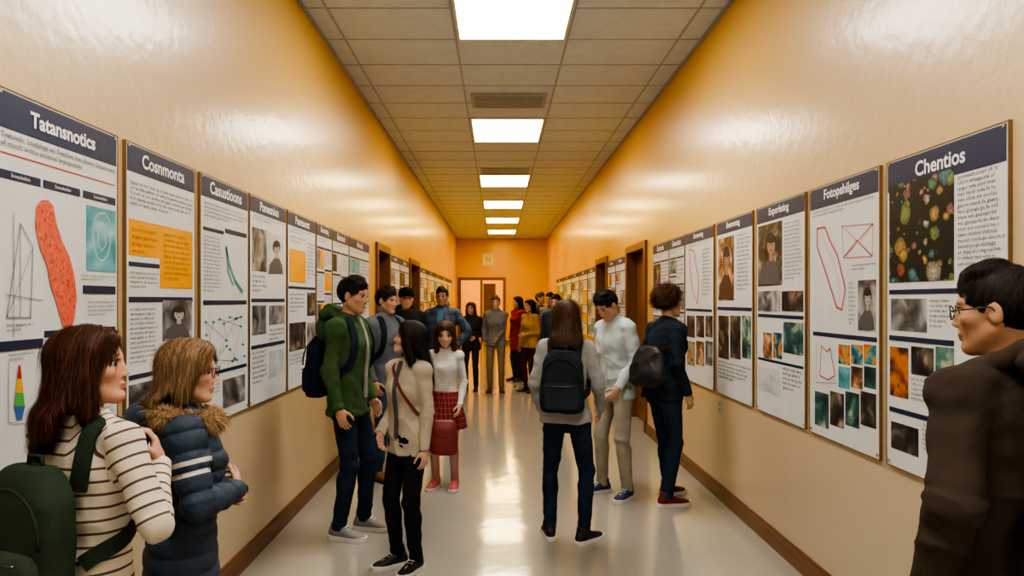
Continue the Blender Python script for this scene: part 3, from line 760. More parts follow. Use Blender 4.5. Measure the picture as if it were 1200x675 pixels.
def wood(name,c1,c2,rough=.4,axis=2):
    m,nt,b=mat_new(name); tc=nt.nodes.new('ShaderNodeTexCoord'); mp=nt.nodes.new('ShaderNodeMapping')
    sc=[14,14,14]; sc[axis]=1.2; mp.inputs['Scale'].default_value=sc
    n=nt.nodes.new('ShaderNodeTexNoise'); n.inputs['Scale'].default_value=2.5; n.inputs['Detail'].default_value=5
    nt.links.new(tc.outputs['Object'],mp.inputs[0]); nt.links.new(mp.outputs[0],n.inputs['Vector'])
    r=nt.nodes.new('ShaderNodeValToRGB'); r.color_ramp.elements[0].position=.3;r.color_ramp.elements[1].position=.7
    r.color_ramp.elements[0].color=c4(c1);r.color_ramp.elements[1].color=c4(c2)
    nt.links.new(n.outputs['Fac'],r.inputs['Fac']);nt.links.new(r.outputs['Color'],b.inputs['Base Color']); b.inputs['Roughness'].default_value=rough
    return m
WP=wall_paint_with_glow(); FM=floor_mat()
CM=plain('ceiling_tile',(.62,.71,.84),.9,bump=.5,bscale=90,var=.04)
GM=plain('ceiling_grid_metal',(.40,.45,.53),.5)
WOODD=wood('door_wood',(.20,.085,.03),(.32,.14,.05)); WOODF=wood('frame_wood',(.15,.06,.02),(.24,.10,.035))
BASEM=wood('baseboard_wood',(.15,.065,.03),(.22,.10,.045),axis=1)
OL=[(8.45,9.36),(11.6,12.85)]; OR=[(8.18,9.30),(11.06,12.2)]; DH=2.23
def wall_boxes(x0,x1,ops,y0,y1):
    b=[];y=y0
    for a,c in ops: b.append((x0,x1,y,a,0,CH)); b.append((x0,x1,a,c,DH,CH)); y=c
    b.append((x0,x1,y,y1,0,CH)); return b
structure('floor',[(-2.2,2.4,YB-.2,30.2,-.2,0)],FM)
structure('ceiling',[(-2.2,2.4,YB-.2,30.2,CH,CH+.2)],CM)
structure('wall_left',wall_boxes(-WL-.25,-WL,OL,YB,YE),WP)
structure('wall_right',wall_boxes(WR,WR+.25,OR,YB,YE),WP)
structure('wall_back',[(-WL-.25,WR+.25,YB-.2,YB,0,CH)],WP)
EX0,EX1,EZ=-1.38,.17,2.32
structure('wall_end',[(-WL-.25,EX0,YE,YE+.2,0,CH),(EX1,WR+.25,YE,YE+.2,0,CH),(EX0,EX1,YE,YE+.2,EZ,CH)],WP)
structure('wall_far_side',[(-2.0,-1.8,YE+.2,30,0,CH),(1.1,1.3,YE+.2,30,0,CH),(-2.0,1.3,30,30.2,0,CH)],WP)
structure('trim_1',[(EX0-.1,EX0,YE-.03,YE+.2,0,EZ+.1),(EX1,EX1+.1,YE-.03,YE+.2,0,EZ+.1),(EX0,EX1,YE-.03,YE+.2,EZ,EZ+.1),(-.66,-.58,YE+.02,YE+.14,0,EZ)],WOODF)
def segs(ops,y0,y1):
    o=[];y=y0
    for a,c in ops: o.append((y,a-.08)); y=c+.08
    o.append((y,y1)); return o
structure('baseboard_left',[(-WL,-WL+.022,a,b,0,.105) for a,b in segs(OL,YB,YE)]+[(-WL,-WL+.012,a,b,.105,.12) for a,b in segs(OL,YB,YE)],BASEM)
structure('baseboard_right',[(WR-.022,WR,a,b,0,.105) for a,b in segs(OR,YB,YE)]+[(WR-.012,WR,a,b,.105,.12) for a,b in segs(OR,YB,YE)],BASEM)
structure('baseboard_end',[(EX1+.1,WR-.022,YE-.022,YE,0,.12)],BASEM)
GX=[-1.326,-.366,.597,1.557]; gy=[8.45+.635*k for k in range(-18,27)]
bx=[(x-.010,x+.010,YB,YE,CH-.004,CH) for x in GX]+[(-WL,WR,y-.009,y+.009,CH-.004,CH) for y in gy]+[(-WL,-WL+.03,YB,YE,CH-.010,CH),(WR-.03,WR,YB,YE,CH-.010,CH)]
structure('trim_2',bx,GM)
metal=plain('brushed_steel',(.55,.53,.5),.3,1); metal_d=plain('dark_steel',(.12,.12,.12),.35,1)
dn=0
for side,ops in ((-1,OL),(1,OR)):
    W=WL if side<0 else WR
    for (a,c) in ops:
        dn+=1; xw=side*W
        lo=lambda d0,d1:(min(xw+side*d0,xw+side*d1),max(xw+side*d0,xw+side*d1))
        fx=lo(-.03,.22)
        structure('trim_%d'%(dn+2),[fx+(a-.07,a+.03,0,DH+.07),fx+(c-.03,c+.07,0,DH+.07),fx+(a+.03,c-.03,DH-.02,DH+.07)],WOODF)
        dx=lo(.12,.165); d=structure('door_%d'%dn,[dx+(a+.03,c-.03,.005,DH-.02)],WOODD)
        px_=lo(.108,.121); zz=[(.15,.95),(1.1,2.05)]
        for z0,z1 in zz: obj('door_panel',mesh_boxes('door_panel',[px_+(a+.17,c-.17,z0,z1)]),d,WOODF)
        kp=np.array([(xw+side*.12,a+.1,1.02),(xw+side*.06,a+.1,1.02),(xw+side*.06,a+.22,1.02)]); tube('door_handle',kp,.011,metal,d)
d=structure('door_5',[(-.56,-.10,YE+.34,YE+.385,.005,2.2)],WOODD)
for z0,z1 in((.15,.95),(1.1,2.05)): obj('door_panel',mesh_boxes('door_panel',[(-.50,-.16,YE+.33,YE+.342,z0,z1)]),d,WOODF)
LP_=[(-2.98,(1,.95,.88),17),(.83,(1,.95,.88),18),(4.64,(1,.95,.88),18),(8.45,(1,.90,.74),17),(12.26,(1,.81,.47),17),(15.435,(1,.73,.28),19),(18.61,(1,.69,.19),21),(21.785,(1,.67,.16),22)]
frm=plain('light_frame_white',(.7,.69,.66),.4)
for y,c,s_ in LP_:
    e=empty('ceiling_light',(.1155,y+.635,CH),0,1,'recessed rectangular fluorescent panel light in the tiled ceiling','ceiling light','panel lights along the corridor ceiling')
    hx,hy=.4675,.622
    obj('light_frame',mesh_boxes('light_frame',[(-hx,hx,-hy,-hy+.025,-.014,-.0),(-hx,hx,hy-.025,hy,-.014,0),(-hx,-hx+.025,-hy+.025,hy-.025,-.014,0),(hx-.025,hx,-hy+.025,hy-.025,-.014,0)]),e,frm)
    obj('diffuser',mesh_boxes('diffuser',[(-hx+.025,hx-.025,-hy+.025,hy-.025,-.009,-.002)]),e,emis('diffuser_glow',c,s_))
e=empty('ceiling_light',(-.6,27.4,CH),0,1,'recessed panel light in the room beyond the end doorway','ceiling light')
obj('diffuser',mesh_boxes('diffuser',[(-.45,.45,-.6,.6,-.03,-.002)]),e,emis('diffuser_glow',(1,.80,.42),44))
for y0,y1 in((7.42,7.98),(11.62,12.18)):
    e=empty('air_vent',(.1155,(y0+y1)/2,CH),0,1,'square metal louvred air vent set in the ceiling tiles','air vent','ceiling air vents')
    h=.27; obj('vent_frame',mesh_boxes('vent_frame',[(-.42,.42,-h,-h+.04,-.02,0),(-.42,.42,h-.04,h,-.02,0),(-.42,-.38,-h+.04,h-.04,-.02,0),(.38,.42,-h+.04,h-.04,-.02,0)]),e,GM)
    obj('back_plate',mesh_boxes('back_plate',[(-.38,.38,-h+.04,h-.04,-.004,-.001)]),e,plain('vent_dark',(.08,.09,.10),.8))
    for yy in np.arange(-h+.06,h-.06,.075): obj('louvre',mesh_boxes('louvre',[(-.38,.38,yy,yy+.048,-.016,-.010)]),e,GM)
def quadbox(name,x0,x1,z0,z1,y0,y1,mat,parent): return obj(name,mesh_boxes(name,[(x0,x1,y0,y1,z0,z1)]),parent,mat)

# ------------------------------------------------------------------ text
TXT={}
def text_mesh(st,size=1.0,bold=0.0,res=2,spacing=1.0,align='LEFT',lsp=1.0):
    key=(st,size,bold,res,spacing,align,lsp)
    if key in TXT: return TXT[key]
    cu=bpy.data.curves.new('txt','FONT'); cu.body=st; cu.size=size; cu.offset=bold; cu.resolution_u=res; cu.space_character=spacing; cu.align_x=align; cu.space_line=lsp
    o=bpy.data.objects.new('txt',cu); COL.objects.link(o); bpy.context.view_layer.update()
    me=bpy.data.meshes.new_from_object(o.evaluated_get(bpy.context.evaluated_depsgraph_get()))
    bpy.data.objects.remove(o)
    co=np.array([v.co[:] for v in me.vertices]) if len(me.vertices) else np.zeros((1,3))
    TXT[key]=(me,co.min(0),co.max(0)); return TXT[key]
INK=plain('ink_dark',(.07,.07,.09),.6); WHT=plain('ink_white',(.85,.85,.83),.6); NAVY=plain('navy_print',(.016,.028,.080),.45)
BOARD=plain('poster_paper',(.65,.67,.67),.42,var=.02)
FRAME=plain('poster_frame_bronze',(.30,.20,.11),.35,.6)
def put_text(st,x0,x1,z0,z1,parent,mat,y=-.018,bold=0.0,name='title_text',mode='fit',res=3):
    me,lo,hi=text_mesh(st,1.0,bold,res)
    w=hi[0]-lo[0];h=hi[1]-lo[1]; s=min((x1-x0)/w,(z1-z0)/h)
    if mode=='stretch': sx,sz=(x1-x0)/w,(z1-z0)/h
    else: sx=sz=s
    me2=me.copy(); me2.materials.clear()
    V=np.array([v.co[:] for v in me2.vertices]); cx=(lo[0]+hi[0])/2;cy=(lo[1]+hi[1])/2
    X=(V[:,0]-cx)*sx+(x0+x1)/2; Z=(V[:,1]-cy)*sz+(z0+z1)/2
    me2.vertices.foreach_set('co',np.stack([X,np.full(len(X),y),Z],1).astype(np.float32).ravel()); me2.update()
    return obj(name,me2,parent,mat)
SYL=['ta','so','ne','mo','ri','el','an','tis','ob','fe','lu','con','de','spi','ga','in','er','ma','po','vi','sta','qu','ol','ent']
PARA={}
def para(cols,lines,seed):
    key=(cols,lines,seed%4)
    if key not in PARA:
        rng=random.Random(cols*131+lines*17+(seed%4)); out=[]
        for i in range(lines):
            s=''
            while len(s)<cols: s+=''.join(rng.choice(SYL) for _ in range(rng.randint(1,3)))+' '
            out.append(s[:cols if (i<lines-1 or lines==1) else int(cols*.6)].strip())
        PARA[key]='\n'.join(out)
    return PARA[key]
def put_para(x0,x1,z0,z1,parent,seed,lh=.018,y=-.0145):
    lh=min(lh,.024) if lh<.03 else lh
    lines=max(1,int((z1-z0)/lh)); cols=max(6,int((x1-x0)/(lh*.50)))
    z0=max(z0,z1-lines*lh+lh*.25)
    put_text(para(cols,lines,seed),x0,x1,z0,z1,parent,INK,y=y,mode='stretch',name='text_block',res=1)

def picmat(kind,seed=0):
    key=('pic',kind,seed%3)
    if key in MC: return MC[key]
    m,nt,b=mat_new('picture_print'); b.inputs['Roughness'].default_value=.4
    tc=nt.nodes.new('ShaderNodeTexCoord'); mp=nt.nodes.new('ShaderNodeMapping'); mp.inputs['Location'].default_value=(seed*3.1,seed*1.7,seed*.9)
    nt.links.new(tc.outputs['Object'],mp.inputs[0])
    r=nt.nodes.new('ShaderNodeValToRGB'); el=r.color_ramp.elements
    def ramp(cs):
        while len(el)<len(cs): el.new(.5)
        for i,(p,c) in enumerate(cs): el[i].position=p; el[i].color=c4(c)
    if kind=='cells':
        cols=[(.0,(.06,.16,.11)),(.16,(.12,.32,.19)),(.30,(.12,.33,.40)),(.42,(.62,.42,.14)),(.52,(.58,.18,.12)),(.62,(.58,.54,.42)),(.74,(.32,.42,.16)),(.86,(.45,.24,.22)),(1,(.5,.5,.4))]
        n=nt.nodes.new('ShaderNodeTexNoise'); n.inputs['Scale'].default_value=80; n.inputs['Detail'].default_value=4; nt.links.new(mp.outputs[0],n.inputs['Vector'])
        nd=nt.nodes.new('ShaderNodeTexNoise'); nd.inputs['Scale'].default_value=18; nd.inputs['Detail'].default_value=2; nt.links.new(mp.outputs[0],nd.inputs['Vector'])
        vm=nt.nodes.new('ShaderNodeVectorMath'); vm.operation='MULTIPLY_ADD'; vm.inputs[1].default_value=(.03,.03,.03); nt.links.new(nd.outputs['Color'],vm.inputs[0]); nt.links.new(mp.outputs[0],vm.inputs[2])
        prev=(.006,.012,.012)
        for sc_,rad in ((22,.50),(9.5,.52),(14,.46)):
            off=nt.nodes.new('ShaderNodeVectorMath'); off.operation='ADD'; off.inputs[1].default_value=(sc_*.37,0,sc_*.21); nt.links.new(vm.outputs[0],off.inputs[0])
            v=nt.nodes.new('ShaderNodeTexVoronoi'); v.inputs['Scale'].default_value=sc_; nt.links.new(off.outputs[0],v.inputs['Vector'])
            sp=nt.nodes.new('ShaderNodeSeparateColor'); nt.links.new(v.outputs['Color'],sp.inputs[0])
            rr=nt.nodes.new('ShaderNodeValToRGB'); rr.color_ramp.interpolation='CONSTANT'
            while len(rr.color_ramp.elements)<len(cols): rr.color_ramp.elements.new(.5)
            for i,(p_,c_) in enumerate(cols): rr.color_ramp.elements[i].position=p_; rr.color_ramp.elements[i].color=c4(c_)
            nt.links.new(sp.outputs[0],rr.inputs['Fac'])
            shade=nt.nodes.new('ShaderNodeMapRange'); shade.inputs[1].default_value=.05; shade.inputs[2].default_value=rad; shade.inputs[3].default_value=.85; shade.inputs[4].default_value=.15; nt.links.new(v.outputs['Distance'],shade.inputs[0])
            mlt=nt.nodes.new('ShaderNodeMix'); mlt.data_type='RGBA'; mlt.blend_type='MULTIPLY'; mlt.inputs[0].default_value=1
            tex=math_node(nt,'MULTIPLY',shade.outputs[0],math_node(nt,'SUBTRACT',math_node(nt,'MULTIPLY',n.outputs['Fac'],2.2),.1))
            nt.links.new(rr.outputs['Color'],mlt.inputs[6]); nt.links.new(tex,mlt.inputs[7])
            inside=math_node(nt,'LESS_THAN',v.outputs['Distance'],math_node(nt,'MULTIPLY',math_node(nt,'ADD',math_node(nt,'MULTIPLY',sp.outputs[1],.8),.2),rad))
            prev=mix_col(nt,inside,prev,mlt.outputs[2])
        nt.links.new(prev,b.inputs['Base Color'])
    else:
        n=nt.nodes.new('ShaderNodeTexNoise'); n.inputs['Scale'].default_value={'photo':9,'grey':8,'teal':7,'orange':3,'salmon':60,'green':9,'mixed':12,'warm':9,'pale':10,'rust':9}[kind]; n.inputs['Detail'].default_value=3; n.inputs['Distortion'].default_value=.5
        nt.links.new(mp.outputs[0],n.inputs['Vector'])
        ramp({'photo':[(.35,(.012,.012,.014)),(.5,(.05,.045,.04)),(.6,(.20,.15,.11)),(.7,(.4,.34,.28))],
              'grey':[(.35,(.04,.04,.045)),(.5,(.17,.17,.17)),(.62,(.36,.35,.34)),(.7,(.5,.49,.47))],
              'teal':[(.35,(.05,.22,.27)),(.5,(.10,.36,.42)),(.6,(.16,.46,.52)),(.7,(.35,.60,.62))],
              'orange':[(.3,(.80,.33,.01)),(.5,(.84,.37,.015)),(.6,(.85,.39,.02)),(.7,(.88,.43,.03))],
              'salmon':[(.35,(.50,.06,.04)),(.42,(.70,.13,.08)),(.6,(.75,.17,.11)),(.7,(.78,.23,.15))],
              'rust':[(.38,(.06,.03,.03)),(.5,(.40,.10,.03)),(.6,(.55,.22,.05)),(.7,(.20,.08,.05))],
              'green':[(.35,(.01,.03,.03)),(.5,(.03,.11,.11)),(.58,(.10,.24,.20)),(.7,(.5,.5,.36))],
              'mixed':[(.36,(.02,.05,.12)),(.46,(.05,.30,.32)),(.55,(.65,.30,.04)),(.66,(.55,.08,.05))],
              'warm':[(.35,(.05,.03,.02)),(.5,(.20,.10,.05)),(.6,(.48,.27,.14)),(.7,(.62,.48,.33))],
              'pale':[(.35,(.42,.49,.52)),(.5,(.54,.58,.58)),(.6,(.60,.61,.60)),(.7,(.62,.62,.61))]}[kind])
        nt.links.new(n.outputs['Fac'],r.inputs['Fac']); nt.links.new(r.outputs['Color'],b.inputs['Base Color'])
    MC[key]=m; return m
RED=plain('ink_red',(.62,.06,.05),.5); PINK=plain('ink_pink',(.70,.30,.28),.5); TEAL=plain('ink_teal',(.06,.35,.42),.5); GREYI=plain('ink_grey',(.28,.28,.30),.5)
ORT=plain('ink_brown',(.45,.17,.02),.5)
class Poster:
    def __init__(s,side,Ya,Yb,zt,zb,label,seed=0):
        s.side=side;s.Ya=Ya;s.Yb=Yb;s.w=Yb-Ya;s.zb=zb;s.h=zt-zb;s.seed=seed;s.n=0
        s.rng=random.Random(seed*7+3)
        if side<0: loc=(-WL+.001,Ya,zb);rz=math.pi/2
        else: loc=(WR-.001,Yb,zb);rz=-math.pi/2
        s.e=empty('poster',loc,rz,1,label,'poster','science fair posters along the corridor walls')
        quadbox('board',0,s.w,0,s.h,-.012,0,BOARD,s.e)
        t=.0045
        obj('frame',mesh_boxes('frame',[(-t,s.w+t,-.0145,0,-t,0),(-t,s.w+t,-.0145,0,s.h,s.h+t),(-t,0,-.0145,0,0,s.h),(s.w,s.w+t,-.0145,0,0,s.h)]),s.e,FRAME)
        for x in(.018,s.w-.018):
            for z in(.018,s.h-.010): obj('mounting_pin',mesh_boxes('mounting_pin',[(x-.006,x+.006,-.0165,-.012,z-.006,z+.006)]),s.e,metal)
    def header(s,title,hh,sub=.075,tw=.84):
        s.rect(0.008,s.w-.008,s.h-hh,s.h-.006,NAVY,'header_band')
        put_text(title,s.w*(1-tw)/2,s.w*(1+tw)/2,s.h-hh*.80,s.h-hh*.20,s.e,WHT,y=-.0155,bold=.022,name='title_text')
        if sub: put_para(s.w*.06,s.w*.94,s.h-hh-sub*.92,s.h-hh-sub*.15,s.e,s.seed,lh=sub*.36)
    def rect(s,x0,x1,z0,z1,mat,name='picture'):
        s.n+=1; y=-.0125-.0002*(s.n%9)
        return quadbox(name,x0,x1,z0,z1,y-.001,y+.002,mat,s.e)
    def bar(s,x0,x1,z1,h=.020):
        s.rect(x0,x1,z1-h,z1,NAVY,'section_bar')
    def uz(s,px,py):
        W=WL if s.side<0 else WR
        D=FP*W/abs(px-VX); u=(D-s.Ya) if s.side<0 else (s.Yb-D)
        return u, EYE+(VY-py)*D/FP-s.zb
    def pr(s,x0,x1,yt,yb):
        xc=(x0+x1)/2; u0,_=s.uz(x0,0);u1,_=s.uz(x1,0);_,z1=s.uz(xc,yt);_,z0=s.uz(xc,yb)
        return max(.01,min(u0,u1)),min(s.w-.01,max(u0,u1)),max(.01,z0),min(s.h-.01,z1)
    def prect(s,x0,x1,yt,yb,mat,name='picture'): s.rect(*s.pr(x0,x1,yt,yb),mat,name)
    def ptext(s,x0,x1,yt,yb,seed=0,lh=.020): r=s.pr(x0,x1,yt,yb); put_para(*r,s.e,s.seed+seed,lh=lh)
    def poly(s,pts,mat,name='diagram_shape',y=-.0150):
        P=[s.uz(*p) for p in pts]; me=bpy.data.meshes.new(name)
        V=[(u,y,z) for u,z in P]; me.from_pydata(V,[],[tuple(range(len(V)))]); me.update(); return obj(name,me,s.e,mat)
    def line(s,pts,wd,mat,closed=False,name='diagram_line'):
        P=[np.array(s.uz(*p)) for p in pts]
        if closed: P.append(P[0])
        V=[];Fc=[]
        for a,b in zip(P[:-1],P[1:]):
            t=nrm(b-a); n=np.array([-t[1],t[0]])*wd/2; k=len(V)
            a=a-t*wd*.3;b=b+t*wd*.3
            for q in(a-n,b-n,b+n,a+n): V.append((q[0],-.0152,q[1]))
            Fc.append((k,k+1,k+2,k+3))
        me=bpy.data.meshes.new(name); me.from_pydata(V,[],Fc); me.update(); return obj(name,me,s.e,mat)
    def portrait(s,x0,x1,yt,yb,bg,fg,skin_):
        s.prect(x0,x1,yt,yb,bg); w=x1-x0;h=yb-yt;cx=(x0+x1)/2+w*.04
        el=lambda ox,oy,rx,ry,a0=0,a1=6.2,n=14:[(cx+w*(ox+rx*math.sin(a)),yt+h*(oy-ry*math.cos(a))) for a in np.linspace(a0,a1,n)]
        s.poly([(x0+w*.04,yb-h*.02),(x0+w*.12,yb-h*.26),(cx-w*.20,yb-h*.38),(cx-w*.09,yb-h*.45),(cx+w*.09,yb-h*.45),(cx+w*.22,yb-h*.36),(x1-w*.12,yb-h*.24),(x1-w*.05,yb-h*.02)],fg,'portrait_shoulders',-.01500)
        s.poly(el(0,.31,.24,.17),PD,'portrait_hair',-.01505)
        s.poly([(cx-w*.07,yt+h*.45),(cx+w*.07,yt+h*.45),(cx+w*.09,yt+h*.60),(cx-w*.06,yt+h*.60)],skin_,'portrait_neck',-.01508)
        s.poly(el(.015,.36,.17,.145),skin_,'portrait_face',-.01512)
        s.poly(el(0,.255,.20,.065),PD,'portrait_fringe',-.01516)
        for ox in(-.065,.095): s.poly(el(ox,.345,.028,.010,n=7),PD,'portrait_eye',-.01520)
        s.poly(el(.015,.43,.05,.009,n=7),PB,'portrait_mouth',-.01520)
    def auto(s,title,kinds,fine=True):
        hh=.10; s.header(title,hh,.07); z=s.h-hh-.09; cols=2; cw=(s.w-.06)/2; lh=.022 if fine else .04
        for c in range(2):
            zz=z; x0=.02+c*(cw+.02); i=c
            while zz>.10:
                s.bar(x0,x0+cw,zz,.018); zz-=.028
                ph=s.rng.uniform(.12,.26)
                if zz-ph<.03: ph=zz-.03
                if i%2==0 and ph>.05:
                    k=kinds[(i+c)%len(kinds)]
                    if s.rng.random()<.5: s.rect(x0,x0+cw,zz-ph,zz,picmat(k,s.n))
                    else:
                        s.rect(x0,x0+cw*.47,zz-ph,zz,picmat(k,s.n)); s.rect(x0+cw*.53,x0+cw,zz-ph,zz,picmat(kinds[(i+1)%len(kinds)],s.n+1))
                elif ph>.04: put_para(x0,x0+cw,zz-ph,zz,s.e,s.n+i,lh=lh)
                zz-=ph+.02; i+=1
ZT=EYE+.642; ZB=EYE-.64
PS1=plain('print_skin',(.36,.22,.15),.5); PS2=plain('print_pale',(.40,.38,.36),.5); PD=plain('print_dark',(.03,.03,.035),.5); PB=plain('print_brown',(.10,.05,.03),.5); PG=plain('print_grey',(.10,.10,.11),.5)
p=Poster(-1,2.03,2.68,ZT,ZB,'large white science poster with navy header, salmon shape and line diagrams',1)
p.rect(.008,p.w-.008,p.h-.118,p.h-.006,NAVY,'header_band'); put_text('Tatansnotics',.15,.50,p.h-.10,p.h-.025,p.e,WHT,y=-.0155,bold=.03)
put_text("Tvatovals. 'soadalnga aq' Ynyofiws feet blows- Ezipasmoste\nof maodt ortinu aotiaous fanaupindolis",.02,p.w-.02,p.h-.178,p.h-.128,p.e,INK,y=-.0155,mode='stretch',name='text_block')
p.rect(.02,p.w-.02,p.h-.196,p.h-.192,RED,'rule_line')
for a,b in((.01,.20),(.215,.41),(.43,.635)): p.bar(a,b,p.h-.245,.026); put_text('Snoeulesltiin',a+.01,b-.01,p.h-.264,p.h-.252,p.e,WHT,y=-.0158)
p.poly([(37,243),(42,235),(50,234),(57,241),(61,262),(68,284),(76,300),(82,322),(85,350),(82,376),(75,387),(68,381),(62,358),(54,335),(50,312),(41,290),(36,265)],picmat('salmon',0))
p.line([(2,372),(18,262),(33,290),(30,372),(2,372)],.004,GREYI); p.line([(18,262),(18,372)],.003,GREYI); p.line([(0,345),(45,352)],.003,GREYI); p.line([(2,372),(33,290)],.003,GREYI); p.line([(10,250),(10,395)],.003,GREYI)
p.prect(97,131,244,318,picmat('teal',1))
p.line([(104,268),(106,256),(111,250),(118,250),(123,258),(125,272),(124,288),(121,300),(115,306),(109,302),(106,292),(104,280)],.005,picmat('pale',0),True)
p.line([(110,275),(114,264),(118,272),(119,288),(114,294),(110,286)],.004,picmat('pale',0),True)
p.bar(.43,.635,p.uz(114,335)[1],.03); p.ptext(98,131,352,374,3,.016); p.ptext(90,131,322,332,4,.014)
p.ptext(2,34,378,394,5,.015); p.bar(.01,.21,p.uz(25,398)[1],.03); p.ptext(4,34,412,424,6,.015)
for i,(c) in enumerate([(.5,.04,.03),(.75,.4,.03),(.1,.4,.1),(.05,.15,.4)]):
    y0=428+i*16; y1=y0+16; w0=1+i*1.8;w1=1+(i+1)*1.8 if i<3 else 3
    p.poly([(17-w0,y0),(17+w0,y0),(17+w1,y1),(17-w1,y1)],plain('ink_spectrum',c,.5))
p.line([(4,425),(4,495),(34,498)],.003,GREYI)
p.bar(.22,.635,p.uz(90,385)[1],.022); p.ptext(45,85,395,440,7,.016); p.prect(92,130,392,440,picmat('grey',2)); p.ptext(92,130,448,500,8,.016)
p=Poster(-1,2.745,3.365,ZT,ZB,'white science poster with navy header and bright orange panels',2)
p.header('Cosnmonta',.115,0,.62); p.ptext(148,222,222,252,1,.022)
r1=p.pr(147,222,264,303); r2=p.pr(184,222,268,338); p.rect(r1[0],r1[1],r1[2],r1[3],picmat('orange',0)); p.rect(r2[0],r1[1],r2[2],r1[2]+.002,picmat('orange',0)); p.prect(147,183,308,313,NAVY,'section_bar')
def otext(x0,x1,yt,yb,sd):
    r=p.pr(x0,x1,yt,yb); put_text(para(20,max(2,int((r[3]-r[2])/.022)),sd),r[0],r[1],r[2],r[3],p.e,ORT,y=-.0150,mode='stretch',name='text_block',res=1)
otext(150,180,268,298,1); otext(188,219,275,330,2)
p.ptext(148,182,318,345,8,.02)
p.prect(147,222,348,354,NAVY,'section_bar'); p.ptext(148,181,360,430,2,.02); p.portrait(187,221,352,398,picmat('grey',0),PG,PS2); p.prect(187,221,404,409,NAVY,'section_bar'); p.ptext(188,221,414,495,3,.02); p.prect(147,182,437,442,NAVY,'section_bar'); p.prect(147,182,448,490,picmat('grey',1))
p=Poster(-1,3.43,4.08,ZT,ZB,'white science poster with blue cell streak and network drawings',3)
p.header('Casustioons',.11,0,.72); p.ptext(236,286,243,262,1,.022)
p.prect(235,259,268,272,NAVY,'section_bar'); p.ptext(235,258,277,345,2,.02); p.prect(261,286,271,276,NAVY,'section_bar')
p.line([(262,290),(266,312),(273,330),(281,342)],.022,picmat('teal',0)); p.line([(262,290),(264,318),(270,334)],.012,TEAL)
p.prect(235,286,352,357,NAVY,'section_bar')
rg=random.Random(5); pts=[(rg.uniform(237,284),rg.uniform(364,425)) for _ in range(22)]
for a,b in zip(pts[:-1],pts[1:]):
    if abs(a[0]-b[0])<26: p.line([a,b],.003,GREYI)
for q in pts: p.line([(q[0]-1.1,q[1]),(q[0]+1.1,q[1]+.3)],.012,TEAL,name='diagram_dot')
p.prect(235,286,432,436,NAVY,'section_bar'); p.prect(258,284,442,474,picmat('grey',1)); p.ptext(235,255,441,470,3,.02)
p=Poster(-1,4.11,4.81,ZT,ZB,'white science poster with grey portrait photographs',4)
p.header('Pomesnion',.10,.06,.7); p.prect(293,310,268,318,picmat('grey',1)); p.portrait(311,330,275,322,picmat('pale',1),PG,PS2); p.ptext(293,310,322,345,1,.03); p.prect(292,331,350,354,NAVY,'section_bar')
p.prect(293,309,358,392,picmat('grey',0)); p.prect(313,331,358,380,picmat('grey',2)); p.ptext(313,331,384,400,2,.03); p.prect(292,331,402,406,NAVY,'section_bar'); p.ptext(293,310,410,450,2,.03); p.prect(313,331,410,440,picmat('pale',2))
p=Poster(-1,4.85,5.58,ZT,ZB,'white science poster with orange panel and dark photographs',5)
p.header('Ponmounst',.10,.06,.7); p.prect(337,356,293,331,picmat('orange',1)); p.ptext(338,355,277,289,1,.03); p.ptext(358,367,285,330,3,.03); p.prect(336,367,336,339,NAVY,'section_bar'); p.prect(358,367,343,370,picmat('photo',1)); p.ptext(337,355,343,370,2,.03); p.prect(337,356,378,410,picmat('photo',0)); p.prect(358,367,378,405,picmat('grey',0)); p.ptext(337,366,412,430,4,.03)
names=['Esmonting','Bastronoi','Molnstics','Ponsertag','Genontics','Ecolontis','Physonica','Astromeng','Neuronils','Optomisc','Boxmontag']
Ls=[(5.62,6.13),(6.16,6.82),(6.86,7.90),(9.48,10.35),(10.42,11.40),(13.1,14.3),(14.4,15.9),(16.0,17.8),(17.9,19.9),(20.0,22.0)]
kk=[['grey','orange'],['photo','pale'],['teal','grey'],['mixed','grey'],['photo','pale'],['warm','grey'],['orange','photo'],['grey','teal']]
lab={'grey':'grey photographs','orange':'orange charts','photo':'dark photographs','teal':'teal scans','mixed':'colourful charts','warm':'warm brown photographs','pale':'pale charts','green':'green images','cells':'cell images'}
for i,(a,b) in enumerate(Ls):
    k=kk[i%len(kk)]; p=Poster(-1,a,b,ZT,ZB,'white science poster with navy header and '+lab[k[0]],10+i); p.auto(names[i],k,fine=a<6.2)
ZTR=EYE+.618; ZBR=EYE-.735
p=Poster(1,2.352,3.085,ZTR,ZBR,'white science poster with large colourful microscope image of cells',31)
p.header('Chentios',.135,0,.42); p.prect(1046,1122,208,330,picmat('cells',0)); p.ptext(1127,1182,198,318,1,.022)
p.prect(1046,1182,338,344,NAVY,'section_bar'); p.prect(1048,1090,350,388,picmat('grey',1)); p.ptext(1094,1122,350,388,2,.02); p.ptext(1127,1182,350,400,3,.022)
p.prect(1046,1122,396,402,NAVY,'section_bar'); p.prect(1047,1068,407,465,picmat('rust',1)); p.prect(1072,1098,407,440,picmat('photo',1)); p.prect(1101,1122,407,440,picmat('green',1)); p.ptext(1072,1120,446,480,4,.02)
p.prect(1046,1122,486,492,NAVY,'section_bar'); p.prect(1048,1080,498,530,picmat('photo',0)); p.ptext(1085,1120,500,540,5,.02)
p=Poster(1,3.147,3.85,ZTR,ZBR,'white science poster with red traced strip and pink triangle network diagrams',32)
p.header('Fotopshilges',.115,.06,.58)
p.line([(961,268),(970,266),(976,282),(985,300),(994,338),(990,363),(984,360),(976,335),(968,310),(961,290)],.008,RED,True)
p.line([(965,272),(972,290),(981,308),(988,340),(986,358)],.003,PINK)
